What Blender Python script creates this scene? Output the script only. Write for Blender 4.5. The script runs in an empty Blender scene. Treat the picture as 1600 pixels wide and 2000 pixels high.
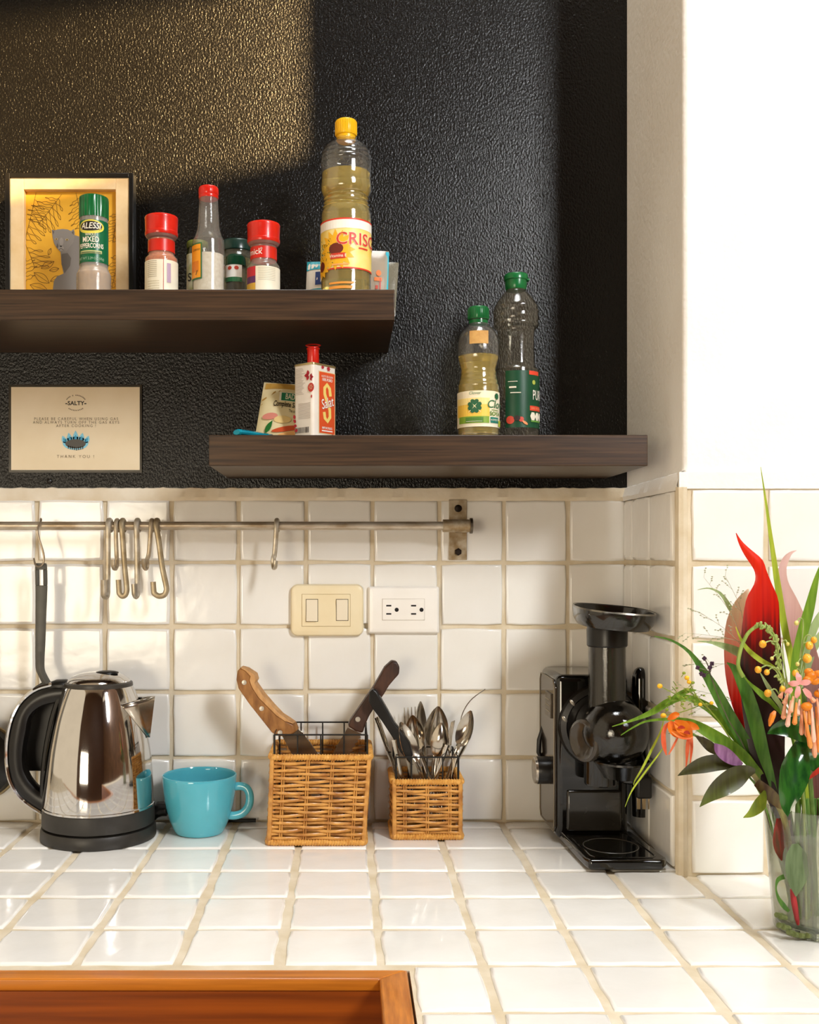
import bpy, bmesh, math, random
from mathutils import Vector, Matrix, noise as mnoise

C = bpy.context.scene.collection
PI = math.pi
rnd = random.Random(7)

# ------------------------------------------------------------------ camera
CX, HY, F, D0, CH = 679.0, 1086.0, 2000.0, 1.705, 0.44      # vanishing point, focal length (px of 1600x2000), distance to wall, eye height
cam = bpy.data.cameras.new('camera'); cam_o = bpy.data.objects.new('camera', cam); C.objects.link(cam_o)
cam_o.location = (0, -D0, CH); cam_o.rotation_euler = (PI/2, 0, 0)
cam.sensor_width = 36; cam.sensor_fit = 'AUTO'; cam.lens = 36.0*F/2000
cam.shift_x = (800-CX)/2000; cam.shift_y = (HY-1000)/2000
cam.clip_start = 0.02
bpy.context.scene.camera = cam_o

# ------------------------------------------------------------------ world, sun, assumed daylight, exposure
sc = bpy.context.scene
sc.view_settings.view_transform = 'Standard'; sc.view_settings.look = 'None'
sc.view_settings.gamma = 1; sc.view_settings.use_curve_mapping = False
sc.view_settings.exposure = 0.88
sc.cycles.transparent_max_bounces = 32                             # many thin clear walls stand one behind another
w = bpy.data.worlds.new('sky'); sc.world = w; w.use_nodes = True
bg = w.node_tree.nodes['Background']; bg.inputs[0].default_value = (1.0, 0.82, 0.58, 1); bg.inputs[1].default_value = 0.48

def lamp(name, kind, loc, target, energy, color, **kw):
    l = bpy.data.lights.new(name, kind); l.energy = energy; l.color = color
    for k, v in kw.items(): setattr(l, k, v)
    o = bpy.data.objects.new(name, l); C.objects.link(o); o.location = loc
    o.rotation_euler = (Vector(target)-Vector(loc)).to_track_quat('-Z', 'Y').to_euler()
    return o
SUN_DIR = Vector((-.55, 1, -.48))
lamp('sun', 'SUN', (2, -4, 3), Vector((2, -4, 3))+SUN_DIR, 12.0, (1, .66, .28), angle=math.radians(.7))
lamp('assumed_daylight', 'AREA', (1.5, -2.35, 1.75), (-.3, 0, .4), 40, (.96, .985, 1), shape='RECTANGLE', size=.36, size_y=.85)  # added lamp for assumed daylight from the right; the wall behind it is solid

lamp('overhead_fill', 'AREA', (.3, -.85, 3.58), (.05, -.75, 0), 44, (.95, .98, 1), shape='RECTANGLE', size=1.1, size_y=.9)  # added fill from above to brighten the counter; the ceiling has no opening
lamp('low_front_fill', 'AREA', (-1.45, -4.5, .28), (-.1, 0, .35), 42, (1, .87, .66), shape='RECTANGLE', size=1.8, size_y=1.0)  # added low fill behind the viewer; the wall there is solid

# ------------------------------------------------------------------ helpers
def S(px, y): return (px)*(D0+y)/F                              # pixel length -> metres at depth y
def P(px, py, y=0.0):
    d = D0+y
    return Vector(((px-CX)*d/F, y, CH+(HY-py)*d/F))
def ZP(py, y): return CH+(HY-py)*(D0+y)/F
def XP(px, y): return (px-CX)*(D0+y)/F
def lin(c):
    if isinstance(c, str):
        c = [int(c[i:i+2], 16)/255 for i in (0, 2, 4)]
    return tuple(((v/12.92) if v <= .04045 else ((v+.055)/1.055)**2.4) for v in c[:3])+(1,)

MATS = {}
def mat(name, col='808080', rough=.5, metal=0., col2=None, nscale=40., nstretch=(1, 1, 1), ndetail=4., bump=0., bscale=200., bdist=.001, spec=.5,
        trans=0., ior=1.45, coat=0., sss=0., translucent=0., rnd_amt=0., contrast=(.35, .65), bstretch=(1, 1, 1), sheen=0):
    if name in MATS: return MATS[name]
    m = bpy.data.materials.new(name); m.use_nodes = True; MATS[name] = m
    nt = m.node_tree; N = nt.nodes; L = nt.links
    b = N['Principled BSDF']; out = N['Material Output']
    tc = N.new('ShaderNodeTexCoord')
    mp = N.new('ShaderNodeMapping'); mp.inputs['Scale'].default_value = nstretch; L.new(tc.outputs['Object'], mp.inputs[0])
    nz = N.new('ShaderNodeTexNoise'); nz.inputs['Scale'].default_value = nscale; nz.inputs['Detail'].default_value = ndetail
    L.new(mp.outputs[0], nz.inputs['Vector'])
    cr = N.new('ShaderNodeValToRGB'); c1 = lin(col)
    c2 = lin(col2) if col2 else tuple(v*.9 for v in c1[:3])+(1,)
    cr.color_ramp.elements[0].color = c2; cr.color_ramp.elements[1].color = c1
    cr.color_ramp.elements[0].position, cr.color_ramp.elements[1].position = contrast
    L.new(nz.outputs['Fac'], cr.inputs[0])
    src = cr.outputs[0]
    if rnd_amt:
        oi = N.new('ShaderNodeObjectInfo'); mr = N.new('ShaderNodeMapRange'); mr.inputs[3].default_value = 1-rnd_amt; mr.inputs[4].default_value = 1.0
        L.new(oi.outputs['Random'], mr.inputs[0])
        mx = N.new('ShaderNodeMix'); mx.data_type = 'RGBA'; mx.blend_type = 'MULTIPLY'; mx.inputs[0].default_value = 1
        L.new(src, mx.inputs[6]); L.new(mr.outputs[0], mx.inputs[7]); src = mx.outputs[2]
    L.new(src, b.inputs['Base Color'])
    b.inputs['Roughness'].default_value = rough; b.inputs['Metallic'].default_value = metal
    b.inputs['Specular IOR Level'].default_value = spec; b.inputs['IOR'].default_value = ior
    b.inputs['Transmission Weight'].default_value = trans
    b.inputs['Coat Weight'].default_value = coat; b.inputs['Coat Roughness'].default_value = .06
    if sss: b.inputs['Subsurface Weight'].default_value = sss; b.inputs['Subsurface Scale'].default_value = .004
    if bump:
        mp2 = N.new('ShaderNodeMapping'); mp2.inputs['Scale'].default_value = bstretch; L.new(tc.outputs['Object'], mp2.inputs[0])
        n2 = N.new('ShaderNodeTexNoise'); n2.inputs['Scale'].default_value = bscale; n2.inputs['Detail'].default_value = 3; L.new(mp2.outputs[0], n2.inputs['Vector'])
        bp = N.new('ShaderNodeBump'); bp.inputs['Strength'].default_value = bump; bp.inputs['Distance'].default_value = bdist
        L.new(n2.outputs['Fac'], bp.inputs['Height']); L.new(bp.outputs[0], b.inputs['Normal'])
    if translucent:
        tr = N.new('ShaderNodeBsdfTranslucent'); L.new(src, tr.inputs[0]); ms = N.new('ShaderNodeMixShader'); ms.inputs[0].default_value = translucent
        L.new(b.outputs[0], ms.inputs[1]); L.new(tr.outputs[0], ms.inputs[2]); L.new(ms.outputs[0], out.inputs[0])
    return m

def film(name, tint='ffffff', rough=.04, ior=1.45, haze=0., hazecol='ffffff', gloss=1.0):
    """thin clear wall: tinted transparency with a fresnel reflection, a little haze"""
    if name in MATS: return MATS[name]
    m = bpy.data.materials.new(name); m.use_nodes = True; MATS[name] = m
    nt = m.node_tree; N = nt.nodes; L = nt.links
    N.remove(N['Principled BSDF']); out = N['Material Output']
    t = N.new('ShaderNodeBsdfTransparent'); t.inputs[0].default_value = lin(tint)
    g = N.new('ShaderNodeBsdfGlossy'); g.inputs['Roughness'].default_value = rough
    df = N.new('ShaderNodeBsdfDiffuse'); df.inputs[0].default_value = lin(hazecol)
    lw_ = N.new('ShaderNodeLayerWeight'); lw_.inputs['Blend'].default_value = .5; f0 = ((ior-1)/(ior+1))**2
    pw = N.new('ShaderNodeMath'); pw.operation = 'POWER'; pw.inputs[1].default_value = 4.5; L.new(lw_.outputs['Facing'], pw.inputs[0])
    fr = N.new('ShaderNodeMath'); fr.operation = 'MULTIPLY_ADD'; fr.inputs[1].default_value = .8; fr.inputs[2].default_value = f0; L.new(pw.outputs[0], fr.inputs[0])   # Schlick, the same from both sides
    nz = N.new('ShaderNodeTexNoise'); nz.inputs['Scale'].default_value = 60
    bp = N.new('ShaderNodeBump'); bp.inputs['Strength'].default_value = .08; bp.inputs['Distance'].default_value = .002
    L.new(nz.outputs['Fac'], bp.inputs['Height']); L.new(bp.outputs[0], g.inputs['Normal']); L.new(bp.outputs[0], lw_.inputs['Normal'])
    m1 = N.new('ShaderNodeMixShader'); m1.inputs[0].default_value = haze
    L.new(t.outputs[0], m1.inputs[1]); L.new(df.outputs[0], m1.inputs[2])
    m2 = N.new('ShaderNodeMixShader')
    ml = N.new('ShaderNodeMath'); ml.operation = 'MULTIPLY'; ml.inputs[1].default_value = gloss; ml.use_clamp = True; L.new(fr.outputs[0], ml.inputs[0])
    L.new(ml.outputs[0], m2.inputs[0]); L.new(m1.outputs[0], m2.inputs[1]); L.new(g.outputs[0], m2.inputs[2])
    L.new(m2.outputs[0], out.inputs[0])
    return m

class MB:
    """collects verts / faces and links them as one mesh object"""
    def __init__(s): s.v = []; s.f = []; s.mi = []; s.sm = []
    def add(s, vs, fs, mi=0, smooth=True):
        o = len(s.v); s.v += [tuple(v) for v in vs]
        for f in fs: s.f.append(tuple(i+o for i in f)); s.mi.append(mi); s.sm.append(smooth)
        return s
    def box(s, a, b, mi=0, m=None):
        x0, y0, z0 = a; x1, y1, z1 = b
        vs = [Vector(p) for p in ((x0,y0,z0),(x1,y0,z0),(x1,y1,z0),(x0,y1,z0),(x0,y0,z1),(x1,y0,z1),(x1,y1,z1),(x0,y1,z1))]
        if m: vs = [m @ v for v in vs]
        return s.add(vs, [(3,2,1,0),(4,5,6,7),(0,1,5,4),(1,2,6,5),(2,3,7,6),(3,0,4,7)], mi, False)
    def lathe(s, prof, n=40, c=(0, 0, 0), mi=0, a0=0., a1=2*PI, cap=True, axis='z', m=None):
        full = abs(a1-a0-2*PI) < 1e-6; k = n if full else n+1
        vs = []
        for r, z in prof:
            for i in range(k):
                a = a0+(a1-a0)*i/n
                p = Vector((r*math.sin(a), -r*math.cos(a), z))
                if axis == 'x': p = Vector((p.z, p.x, p.y))
                if axis == 'y': p = Vector((p.x, p.z, -p.y))
                p += Vector(c)
                vs.append(m @ p if m else p)
        fs = []
        for j in range(len(prof)-1):
            for i in range(n):
                i2 = (i+1) % k
                fs.append((j*k+i, j*k+i2, (j+1)*k+i2, (j+1)*k+i))
        if cap and full:
            if prof[0][0] > 1e-5: fs.append(tuple(reversed(range(k))))
            if prof[-1][0] > 1e-5: fs.append(tuple((len(prof)-1)*k+i for i in range(k)))
        return s.add(vs, fs, mi)
    def tube(s, pts, r, n=8, closed=False, mi=0, flat=None, cap=True, up=None):
        """sweep; r number or list; flat=(a,b) scales of the two section axes"""
        pts = [Vector(p) for p in pts]; m = len(pts)
        rs = r if isinstance(r, (list, tuple)) else [r]*m
        vs = []; prev = None
        for i in range(m):
            if closed: t = pts[(i+1) % m]-pts[i-1]
            else: t = pts[min(i+1, m-1)]-pts[max(i-1, 0)]
            if t.length < 1e-9: t = Vector((0, 0, 1))
            t.normalize()
            if up is not None: u = Vector(up)-t*t.dot(Vector(up))
            elif prev is None:
                u = Vector((0, 0, 1)) if abs(t.z) < .9 else Vector((1, 0, 0)); u = u-t*t.dot(u)
            else: u = prev-t*t.dot(prev)
            if u.length < 1e-6: u = t.orthogonal()
            u.normalize(); prev = u; q = t.cross(u)
            fa, fb = flat if flat else (1, 1)
            for k in range(n):
                a = 2*PI*k/n
                vs.append(pts[i]+u*(math.cos(a)*rs[i]*fa)+q*(math.sin(a)*rs[i]*fb))
        fs = []
        for i in range(m if closed else m-1):
            j = (i+1) % m
            for k in range(n):
                k2 = (k+1) % n
                fs.append((i*n+k, i*n+k2, j*n+k2, j*n+k))
        if cap and not closed:
            fs.append(tuple(reversed(range(n)))); fs.append(tuple((m-1)*n+k for k in range(n)))
        return s.add(vs, fs, mi)
    def prism(s, outline, vec, mi=0):
        """closed 3d outline extruded along vec"""
        n = len(outline); a = [Vector(p) for p in outline]; b = [p+Vector(vec) for p in a]
        fs = [tuple(range(n)), tuple(reversed(range(n, 2*n)))]
        for i in range(n):
            j = (i+1) % n; fs.append((j, i, i+n, j+n))
        return s.add(a+b, fs, mi, False)
    def ball(s, c, r, sc3=(1, 1, 1), n=10, m=6, mi=0, rot=None):
        c = Vector(c); vs = [Vector((0, 0, -r*sc3[2]))]
        for j in range(1, m):
            t = PI*j/m
            for i in range(n):
                a = 2*PI*i/n
                vs.append(Vector((r*sc3[0]*math.sin(t)*math.cos(a), r*sc3[1]*math.sin(t)*math.sin(a), -r*sc3[2]*math.cos(t))))
        vs.append(Vector((0, 0, r*sc3[2])))
        if rot: vs = [rot @ v for v in vs]
        fs = [(0, 1+(i+1) % n, 1+i) for i in range(n)]
        for j in range(m-2):
            for i in range(n):
                fs.append((1+j*n+i, 1+j*n+(i+1) % n, 1+(j+1)*n+(i+1) % n, 1+(j+1)*n+i))
        t = len(vs)-1
        fs += [(1+(m-2)*n+i, 1+(m-2)*n+(i+1) % n, t) for i in range(n)]
        return s.add([v+c for v in vs], fs, mi)
    def build(s, name, mats, parent=None, loc=None, bevel=0., seg=2, subsurf=0, fixn=True, angle=35, solid=0.):
        me = bpy.data.meshes.new(name); off = Vector((0, 0, 0))
        base = parent_world(parent) if parent else (Vector(loc) if loc else Vector((0, 0, 0)))
        me.from_pydata([tuple(Vector(v)-base) for v in s.v], [], s.f)
        ms = mats if isinstance(mats, (list, tuple)) else [mats]
        for m in ms: me.materials.append(m)
        me.polygons.foreach_set('material_index', s.mi); me.polygons.foreach_set('use_smooth', s.sm)
        if fixn:
            bm = bmesh.new(); bm.from_mesh(me); bmesh.ops.recalc_face_normals(bm, faces=bm.faces); bm.to_mesh(me); bm.free()
        o = bpy.data.objects.new(name, me); C.objects.link(o)
        if parent: o.parent = parent
        else: o.location = base
        if solid:
            md = o.modifiers.new('solid', 'SOLIDIFY'); md.thickness = solid; md.offset = 0
        if bevel:
            md = o.modifiers.new('bevel', 'BEVEL'); md.width = bevel; md.segments = seg; md.limit_method = 'ANGLE'; md.angle_limit = math.radians(30)
            me.polygons.foreach_set('use_smooth', [True]*len(me.polygons))
        if subsurf:
            md = o.modifiers.new('sub', 'SUBSURF'); md.levels = subsurf; md.render_levels = subsurf
        try:
            if any(me.polygons[i].use_smooth for i in range(len(me.polygons))): me.set_sharp_from_angle(angle=math.radians(angle if not bevel else 60))
        except Exception: pass
        return o

def parent_world(p):
    v = Vector((0, 0, 0))
    while p is not None: v += p.location; p = p.parent
    return v
def tag(o, label=None, cat=None, group=None, kind=None):
    if label: o['label'] = label
    if cat: o['category'] = cat
    if group: o['group'] = group
    if kind: o['kind'] = kind
    return o
def thing(name, label, cat, loc, group=None):
    o = bpy.data.objects.new(name, None); C.objects.link(o); o.location = loc; o.empty_display_size = .02
    return tag(o, label, cat, group)
def kid_label(o, label): o['label'] = label; return o

def spline(pts, n):
    """catmull-rom through tuples"""
    pts = [tuple(p) for p in pts]; m = len(pts); out = []
    for i in range(n):
        t = i/(n-1)*(m-1); k = min(int(t), m-2); u = t-k
        p0 = pts[max(k-1, 0)]; p1 = pts[k]; p2 = pts[k+1]; p3 = pts[min(k+2, m-1)]
        out.append(tuple(.5*((2*b)+(-a+c)*u+(2*a-5*b+4*c-d)*u*u+(-a+3*b-3*c+d)*u**3) for a, b, c, d in zip(p0, p1, p2, p3)))
    return out

# ---- flat print: 2d shapes mapped on a surface
_TXT = {}
def text2d(s, size, bold=0., shear=0., spacing=1.0, xs=1.0):
    key = (s, bold, shear, spacing)
    if key not in _TXT:
        cu = bpy.data.curves.new('t', 'FONT'); cu.body = s; cu.size = 1; cu.offset = bold; cu.shear = shear; cu.space_character = spacing
        cu.align_x = 'CENTER'; cu.align_y = 'CENTER'; cu.resolution_u = 3; cu.fill_mode = 'FRONT'
        o = bpy.data.objects.new('t', cu); C.objects.link(o)
        dg = bpy.context.evaluated_depsgraph_get(); me = bpy.data.meshes.new_from_object(o.evaluated_get(dg))
        _TXT[key] = ([(v.co.x, v.co.y) for v in me.vertices], [tuple(p.vertices) for p in me.polygons])
        bpy.data.objects.remove(o); bpy.data.curves.remove(cu); bpy.data.meshes.remove(me)
    vs, fs = _TXT[key]
    return ([(x*size*xs, y*size) for x, y in vs], fs)
def sh(shape, dx=0, dy=0, rot=0, sx=1, sy=1):
    c, s_ = math.cos(rot), math.sin(rot)
    return ([(x*sx*c-y*sy*s_+dx, x*sx*s_+y*sy*c+dy) for x, y in shape[0]], shape[1])
def poly(pts): return (list(pts), [tuple(range(len(pts)))])
def rect(x0, y0, x1, y1, nx=1):
    vs = []; fs = []
    for i in range(nx+1):
        x = x0+(x1-x0)*i/nx; vs += [(x, y0), (x, y1)]
    for i in range(nx): fs.append((2*i, 2*i+2, 2*i+3, 2*i+1))
    return (vs, fs)
def ell(rx, ry, n=20):
    ks = (.33, .67, 1) if max(rx, ry) > .003 else (1,)
    vs = [(0, 0)]+[(k*rx*math.cos(2*PI*i/n), k*ry*math.sin(2*PI*i/n)) for k in ks for i in range(n)]
    fs = [(0, 1+i, 1+(i+1) % n) for i in range(n)]
    for j in range(len(ks)-1): fs += [(1+j*n+i, 1+(j+1)*n+i, 1+(j+1)*n+(i+1) % n, 1+j*n+(i+1) % n) for i in range(n)]
    return (vs, fs)
def leaf2d(l, wd, n=8):
    vs = []
    for i in range(n+1):
        h_ = wd*math.sin(PI*(i/n)**.8) if 0 < i < n else 0
        vs += [(l*i/n, -h_), (l*i/n, 0), (l*i/n, h_)]
    return (vs, [(3*i+k, 3*i+3+k, 3*i+4+k, 3*i+1+k) for i in range(n) for k in (0, 1)])
def stroke(pts, wd):
    vs = []; fs = []; m = len(pts)
    for i in range(m):
        a = pts[max(i-1, 0)]; b = pts[min(i+1, m-1)]; dx, dy = b[0]-a[0], b[1]-a[1]; l = math.hypot(dx, dy) or 1
        nx, ny = -dy/l*wd/2, dx/l*wd/2
        vs += [(pts[i][0]+nx, pts[i][1]+ny), (pts[i][0]-nx, pts[i][1]-ny)]
    for i in range(m-1): fs.append((2*i, 2*i+1, 2*i+3, 2*i+2))
    return (vs, fs)
def cyl_map(c, R, z0, a0=0.):
    c = Vector(c)
    def f(x, y, e): a = a0+x/R; return (c.x+(R+e)*math.sin(a), c.y-(R+e)*math.cos(a), z0+y)
    return f
def plane_map(o, u, v):
    o, u, v = Vector(o), Vector(u).normalized(), Vector(v).normalized(); nrm = u.cross(v)
    def f(x, y, e): return tuple(o+u*x+v*y+nrm*e)
    return f
def prints(name, layers, mp, parent, e0=.0003, de=.00012):
    """layers: list of (material, [shapes]); one mesh, several inks"""
    mb = MB(); ms = []
    for k, (m, shapes) in enumerate(layers):
        if m not in ms: ms.append(m)
        for vs, fs in shapes: mb.add([mp(x, y, e0+k*de) for x, y in vs], fs, ms.index(m), False)
    return mb.build(name, ms, parent, fixn=False)
def ink(hexc, rough=.45): return mat('ink_'+hexc, hexc, rough, nscale=300, col2=hexc)

# ------------------------------------------------------------------ common materials
M_black_wall = mat('black_wall_paint', '090705', .26, col2='070503', nscale=6, bump=.8, bscale=310, bdist=.0014, spec=.4, bstretch=(1, 1, .7))
M_plaster = mat('white_plaster', 'f3f0ea', .8, col2='ebe6de', nscale=5, bump=.45, bscale=120, bdist=.002, spec=.2)
M_lip = mat('plaster_lip', 'e9dfcc', .7, col2='dacbb0', nscale=18, bump=.4, bscale=60, bdist=.003)
M_tile = mat('glazed_white_tile', 'f3f0ea', .14, col2='eeeae2', nscale=9, bump=.35, bscale=26, bdist=.002, rnd_amt=.07, coat=.3)
M_grout = mat('sandy_grout', 'e0d4be', .85, col2='c9b796', nscale=22, bump=.5, bscale=220, bdist=.001, spec=.2, contrast=(.25, .7))
M_shelf = mat('dark_walnut_laminate', '49331f', .36, col2='2b1d11', nscale=26, nstretch=(.3, 8, 12), ndetail=6, bump=.12, bscale=60, bstretch=(1, 14, 14), bdist=.0006)
M_black_plastic = mat('black_plastic', '14110e', .32, col2='0e0c0a', bump=.05, bscale=300)
M_gloss_black = mat('gloss_black_plastic', '0b0a08', .08, col2='080706', coat=.5)
M_steel = mat('polished_steel', 'd8d7d6', .06, 1., col2='d2d1d0', bump=.04, bscale=14, bdist=.002)
M_brushed = mat('worn_steel', 'b5a998', .32, 1., col2='8d7c66', nscale=30, bump=.1, bscale=120)
M_cutlery = mat('cutlery_steel', 'd2cbc0', .17, 1., col2='b5ac9e', nscale=25)
M_clear = film('clear_plastic', 'f4f2ea', .06, 1.5, .03, gloss=2.2)
M_frost = film('frosted_plastic', 'e8e0d0', .12, 1.45, .30, 'efe6d6')
M_oil = mat('yellow_oil', 'fbe680', .0, trans=.74, ior=1.38, col2='f6dc6c', nscale=5)
M_white = mat('white_paper', 'f3eee4', .5, col2='ece6da', nscale=60)
M_red = mat('red_plastic', 'd8220f', .28, col2='c81c0c', nscale=50, coat=.2)
M_green = mat('green_plastic', '0b6a33', .28, col2='085a2a', nscale=50, coat=.2)
M_dgreen = mat('dark_green_plastic', '0d4a30', .25, col2='0a3d27', nscale=50)
M_yellow = mat('yellow_plastic', 'f2be16', .3, col2='e8b010', nscale=50)
M_rust = mat('rusty_steel', 'c0b29a', .42, .55, col2='98805c', nscale=70, bump=.15, bscale=200)

# ------------------------------------------------------------------ structure
def struct(name, mb, m, parent=None, **kw):
    o = mb.build(name, m, parent, **kw)
    if parent is None: o['kind'] = 'structure'
    return o
PX, PY = .4655, -.285                                             # pier corner
wall_back = struct('wall_back', MB().box((-1.9, 0, -.9), (PX+.02, .12, 3.6)), M_black_wall)
wall_right = struct('wall_right', MB().box((PX, PY, 0), (1.75, .12, 3.6)), M_plaster, bevel=.006)
# off-frame room: floor, ceiling, the wall behind the viewer, the right wall with an assumed window opening
struct('floor', MB().box((-3.2, -4.7, -1.0), (1.9, .12, -.9)), mat('terracotta_floor', '8a5a3c', .5, col2='7a4c30', nscale=8))
struct('ceiling', MB().box((-3.2, -4.7, 3.6), (1.9, .12, 3.7)), mat('painted_ceiling', 'd9cdb8', .8, col2='cfc2ab', nscale=6))
struct('wall_front', MB().box((-3.2, -4.7, -.9), (1.9, -4.6, 3.6)), mat('brown_wood_wall', '5a3a22', .55, col2='3c2614', nscale=10, nstretch=(6, 6, .6)))
wm = MB()
X0, X1 = 1.62, 1.75
YJ = -3.085                                                       # right jamb of the assumed opening that lets the sun in
wm.box((X0, YJ, -.9), (X1, PY, 3.6)); wm.box((X0, -4.6, -.9), (X1, -4.5, 3.6))
def raking(ya, za, yb, zb, h):                                     # unseen sloping blockers added across the opening to shape the sun patch
    k = (zb-za)/(yb-ya); z1 = za+k*(YJ+.1-ya); z2 = za+k*(-4.5-ya)
    for lo in (0,):
        vs = [(X0+.04, YJ+.1, z1-h), (X1-.01, YJ+.1, z1-h), (X1-.01, -4.5, z2-h), (X0+.04, -4.5, z2-h),
              (X0+.04, YJ+.1, z1), (X1-.01, YJ+.1, z1), (X1-.01, -4.5, z2), (X0+.04, -4.5, z2)]
        wm.add(vs, [(3,2,1,0),(4,5,6,7),(0,1,5,4),(1,2,6,5),(2,3,7,6),(3,0,4,7)], 0, False)
raking(-3.229, 2.65, -3.756, 2.84, 3.2)
raking(-3.678, 3.131+.6, -4.143, 3.321+.6, .6)
struct('wall_assumed_window', wm, mat('brown_curtain_wall', '6a4a30', .8, col2='553a24', nscale=6))  # unseen wall; its opening for the sun is assumed

def tile_mesh(wd, ht, th, seed, wav=.0006):
    """slightly uneven glazed tile lying in xy, top at z=th, centred"""
    r = random.Random(seed); n = 4; vs = []; fs = []
    rings = [(0, .0), (.0, th*.55), (.0010, th*.85), (.0028, th), (.0045, th)]
    def edge(ins):
        pts = []
        for (ax, ay, bx, by) in ((-1, -1, 1, -1), (1, -1, 1, 1), (1, 1, -1, 1), (-1, 1, -1, -1)):
            for i in range(n):
                t = i/n; x = (ax+(bx-ax)*t)*(wd/2); y = (ay+(by-ay)*t)*(ht/2)
                pts.append((x, y))
        return pts
    base = edge(0); jit = [(r.uniform(-wav, wav), r.uniform(-wav, wav)) for _ in base]
    m = len(base)
    for ins, z in rings:
        for (x, y), (jx, jy) in zip(base, jit):
            k = 1-ins/(min(wd, ht)/2)
            cx_ = .0009*(1 if abs(abs(x)-wd/2) < 1e-6 and abs(abs(y)-ht/2) < 1e-6 else 0)
            vs.append(((x+jx)*k-math.copysign(cx_, x), (y+jy)*k-math.copysign(cx_, y), z))
    for j in range(4):
        for i in range(m):
            i2 = (i+1) % m; fs.append((j*m+i, j*m+i2, (j+1)*m+i2, (j+1)*m+i))
    vs.append((0, 0, th)); c = len(vs)-1
    for i in range(m): fs.append((4*m+i, 4*m+(i+1) % m, c))
    me = bpy.data.meshes.new('tile'); me.from_pydata(vs, [], fs); me.materials.append(M_tile)
    me.polygons.foreach_set('use_smooth', [True]*len(fs)); me.set_sharp_from_angle(angle=math.radians(50))
    return me
TV = {}
def put_tile(parent, c, nrm, wd, ht, th=.006, tilt=.006):
    """c: centre of the tile's back; nrm: 'z','-y','-x'"""
    key = (round(wd, 3), round(ht, 3), th, rnd.randrange(6))
    if key not in TV: TV[key] = tile_mesh(key[0], key[1], th, hash(key) & 255, .0013 if nrm == 'z' else .0006)
    o = bpy.data.objects.new('tile', TV[key]); C.objects.link(o); o.parent = parent
    o.location = Vector(c)-parent_world(parent)
    t1, t2, t3 = (rnd.uniform(-tilt, tilt) for _ in range(3))
    if nrm == 'z': o.rotation_euler = (t1, t2, t3)
    elif nrm == '-y': o.rotation_euler = (PI/2+t1, t2, t3)
    else: o.rotation_euler = Matrix(((0, 0, -1), (-1, 0, 0), (0, 1, 0))).to_euler()
    return o

# backsplash on the back wall
ROWS = [.5345, .4298, .3232, .2149, .1058, -.001]                 # top line of each row
COLS = [-.735, -.625, -.515, -.402, -.2916, -.1816, -.069, .041, .152, .259, .365, .4635]
G = .0062
struct('grout_bed', MB().box((-1.0, -.005, -.01), (PX, .01, .536)), M_grout, wall_back)
for i in range(len(COLS)-1):
    for j in range(len(ROWS)-1):
        w_ = COLS[i+1]-COLS[i]-G; h_ = ROWS[j]-ROWS[j+1]-(G if j else G*.6)
        put_tile(wall_back, ((COLS[i]+COLS[i+1])/2+rnd.uniform(-.001, .001), -.003, (ROWS[j]+ROWS[j+1])/2+rnd.uniform(-.0008, .0008)), '-y', w_, h_, .007, .008)
# plaster lip above the tiles (ragged upper edge)
lip = MB(); n = 260; vs = []; fs = []
for i in range(n+1):
    x = -1.0+(PX+1.0)*i/n; zt = .5545+.0016*mnoise.noise((x*60, 0, 0))+.0012*mnoise.noise((x*190, 3, 0))
    yb = -.0105+.0015*mnoise.noise((x*14, 5, 0))
    vs += [(x, yb+.002, .531), (x, yb, .5375+.001*mnoise.noise((x*30, 1, 1))), (x, yb*.55, zt-.002), (x, .004, zt)]
for i in range(n):
    for k in range(3): fs.append((4*i+k, 4*i+4+k, 4*i+5+k, 4*i+1+k))
lip.add(vs, fs)
struct('plaster_lip', lip, M_lip, wall_back)
# pier: return face and front face
struct('grout_bed', MB().box((PX-.0045, PY-.0045, -.01), (1.2, -.004, .536)), M_grout, wall_right)
RC = [-.012, -.064, -.158, -.2645]
for i in range(3):
    for j in range(len(ROWS)-1):
        a, b = RC[i], RC[i+1]
        put_tile(wall_right, (PX-.003, (a+b)/2, (ROWS[j]+ROWS[j+1])/2), '-x', abs(b-a)-.003, ROWS[j]-ROWS[j+1]-G, .007)
for i in range(7):
    for j in range(len(ROWS)-1):
        x = PX+.006+.1065*i
        put_tile(wall_right, (x+.0535, PY-.0025, (ROWS[j]+ROWS[j+1])/2), '-y', .0985, ROWS[j]-ROWS[j+1]-G, .007, .005)
lp = MB(); vs = []; fs = []; n = 60
for i in range(n+1):
    y = -.290*i/n; o_ = -.0105*min(1, 1.2-i/n*.2)
    zz = .0015*mnoise.noise((y*40, 2, 0))
    vs += [(PX+o_+.002, y, .531), (PX+o_, y, .5375+zz), (PX+o_*.5, y, .552+zz+.004*i/n), (PX+.004, y, .556+zz+.004*i/n)]
for i in range(n):
    for k in range(3): fs.append((4*i+k, 4*i+4+k, 4*i+5+k, 4*i+1+k))
lp.add(vs, fs)
lp.box((PX-.008, PY-.008, .533), (1.2, PY+.002, .556))
struct('plaster_lip', lp, M_plaster, wall_right)
co = MB(); co.tube([(PX-.0035, PY-.0035, z) for z in [-.005+.02*i for i in range(28)]], [.0082+.0010*mnoise.noise((i*.7, 4, 4)) for i in range(28)], 8)
struct('corner_grout', co, M_grout, wall_right)

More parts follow.
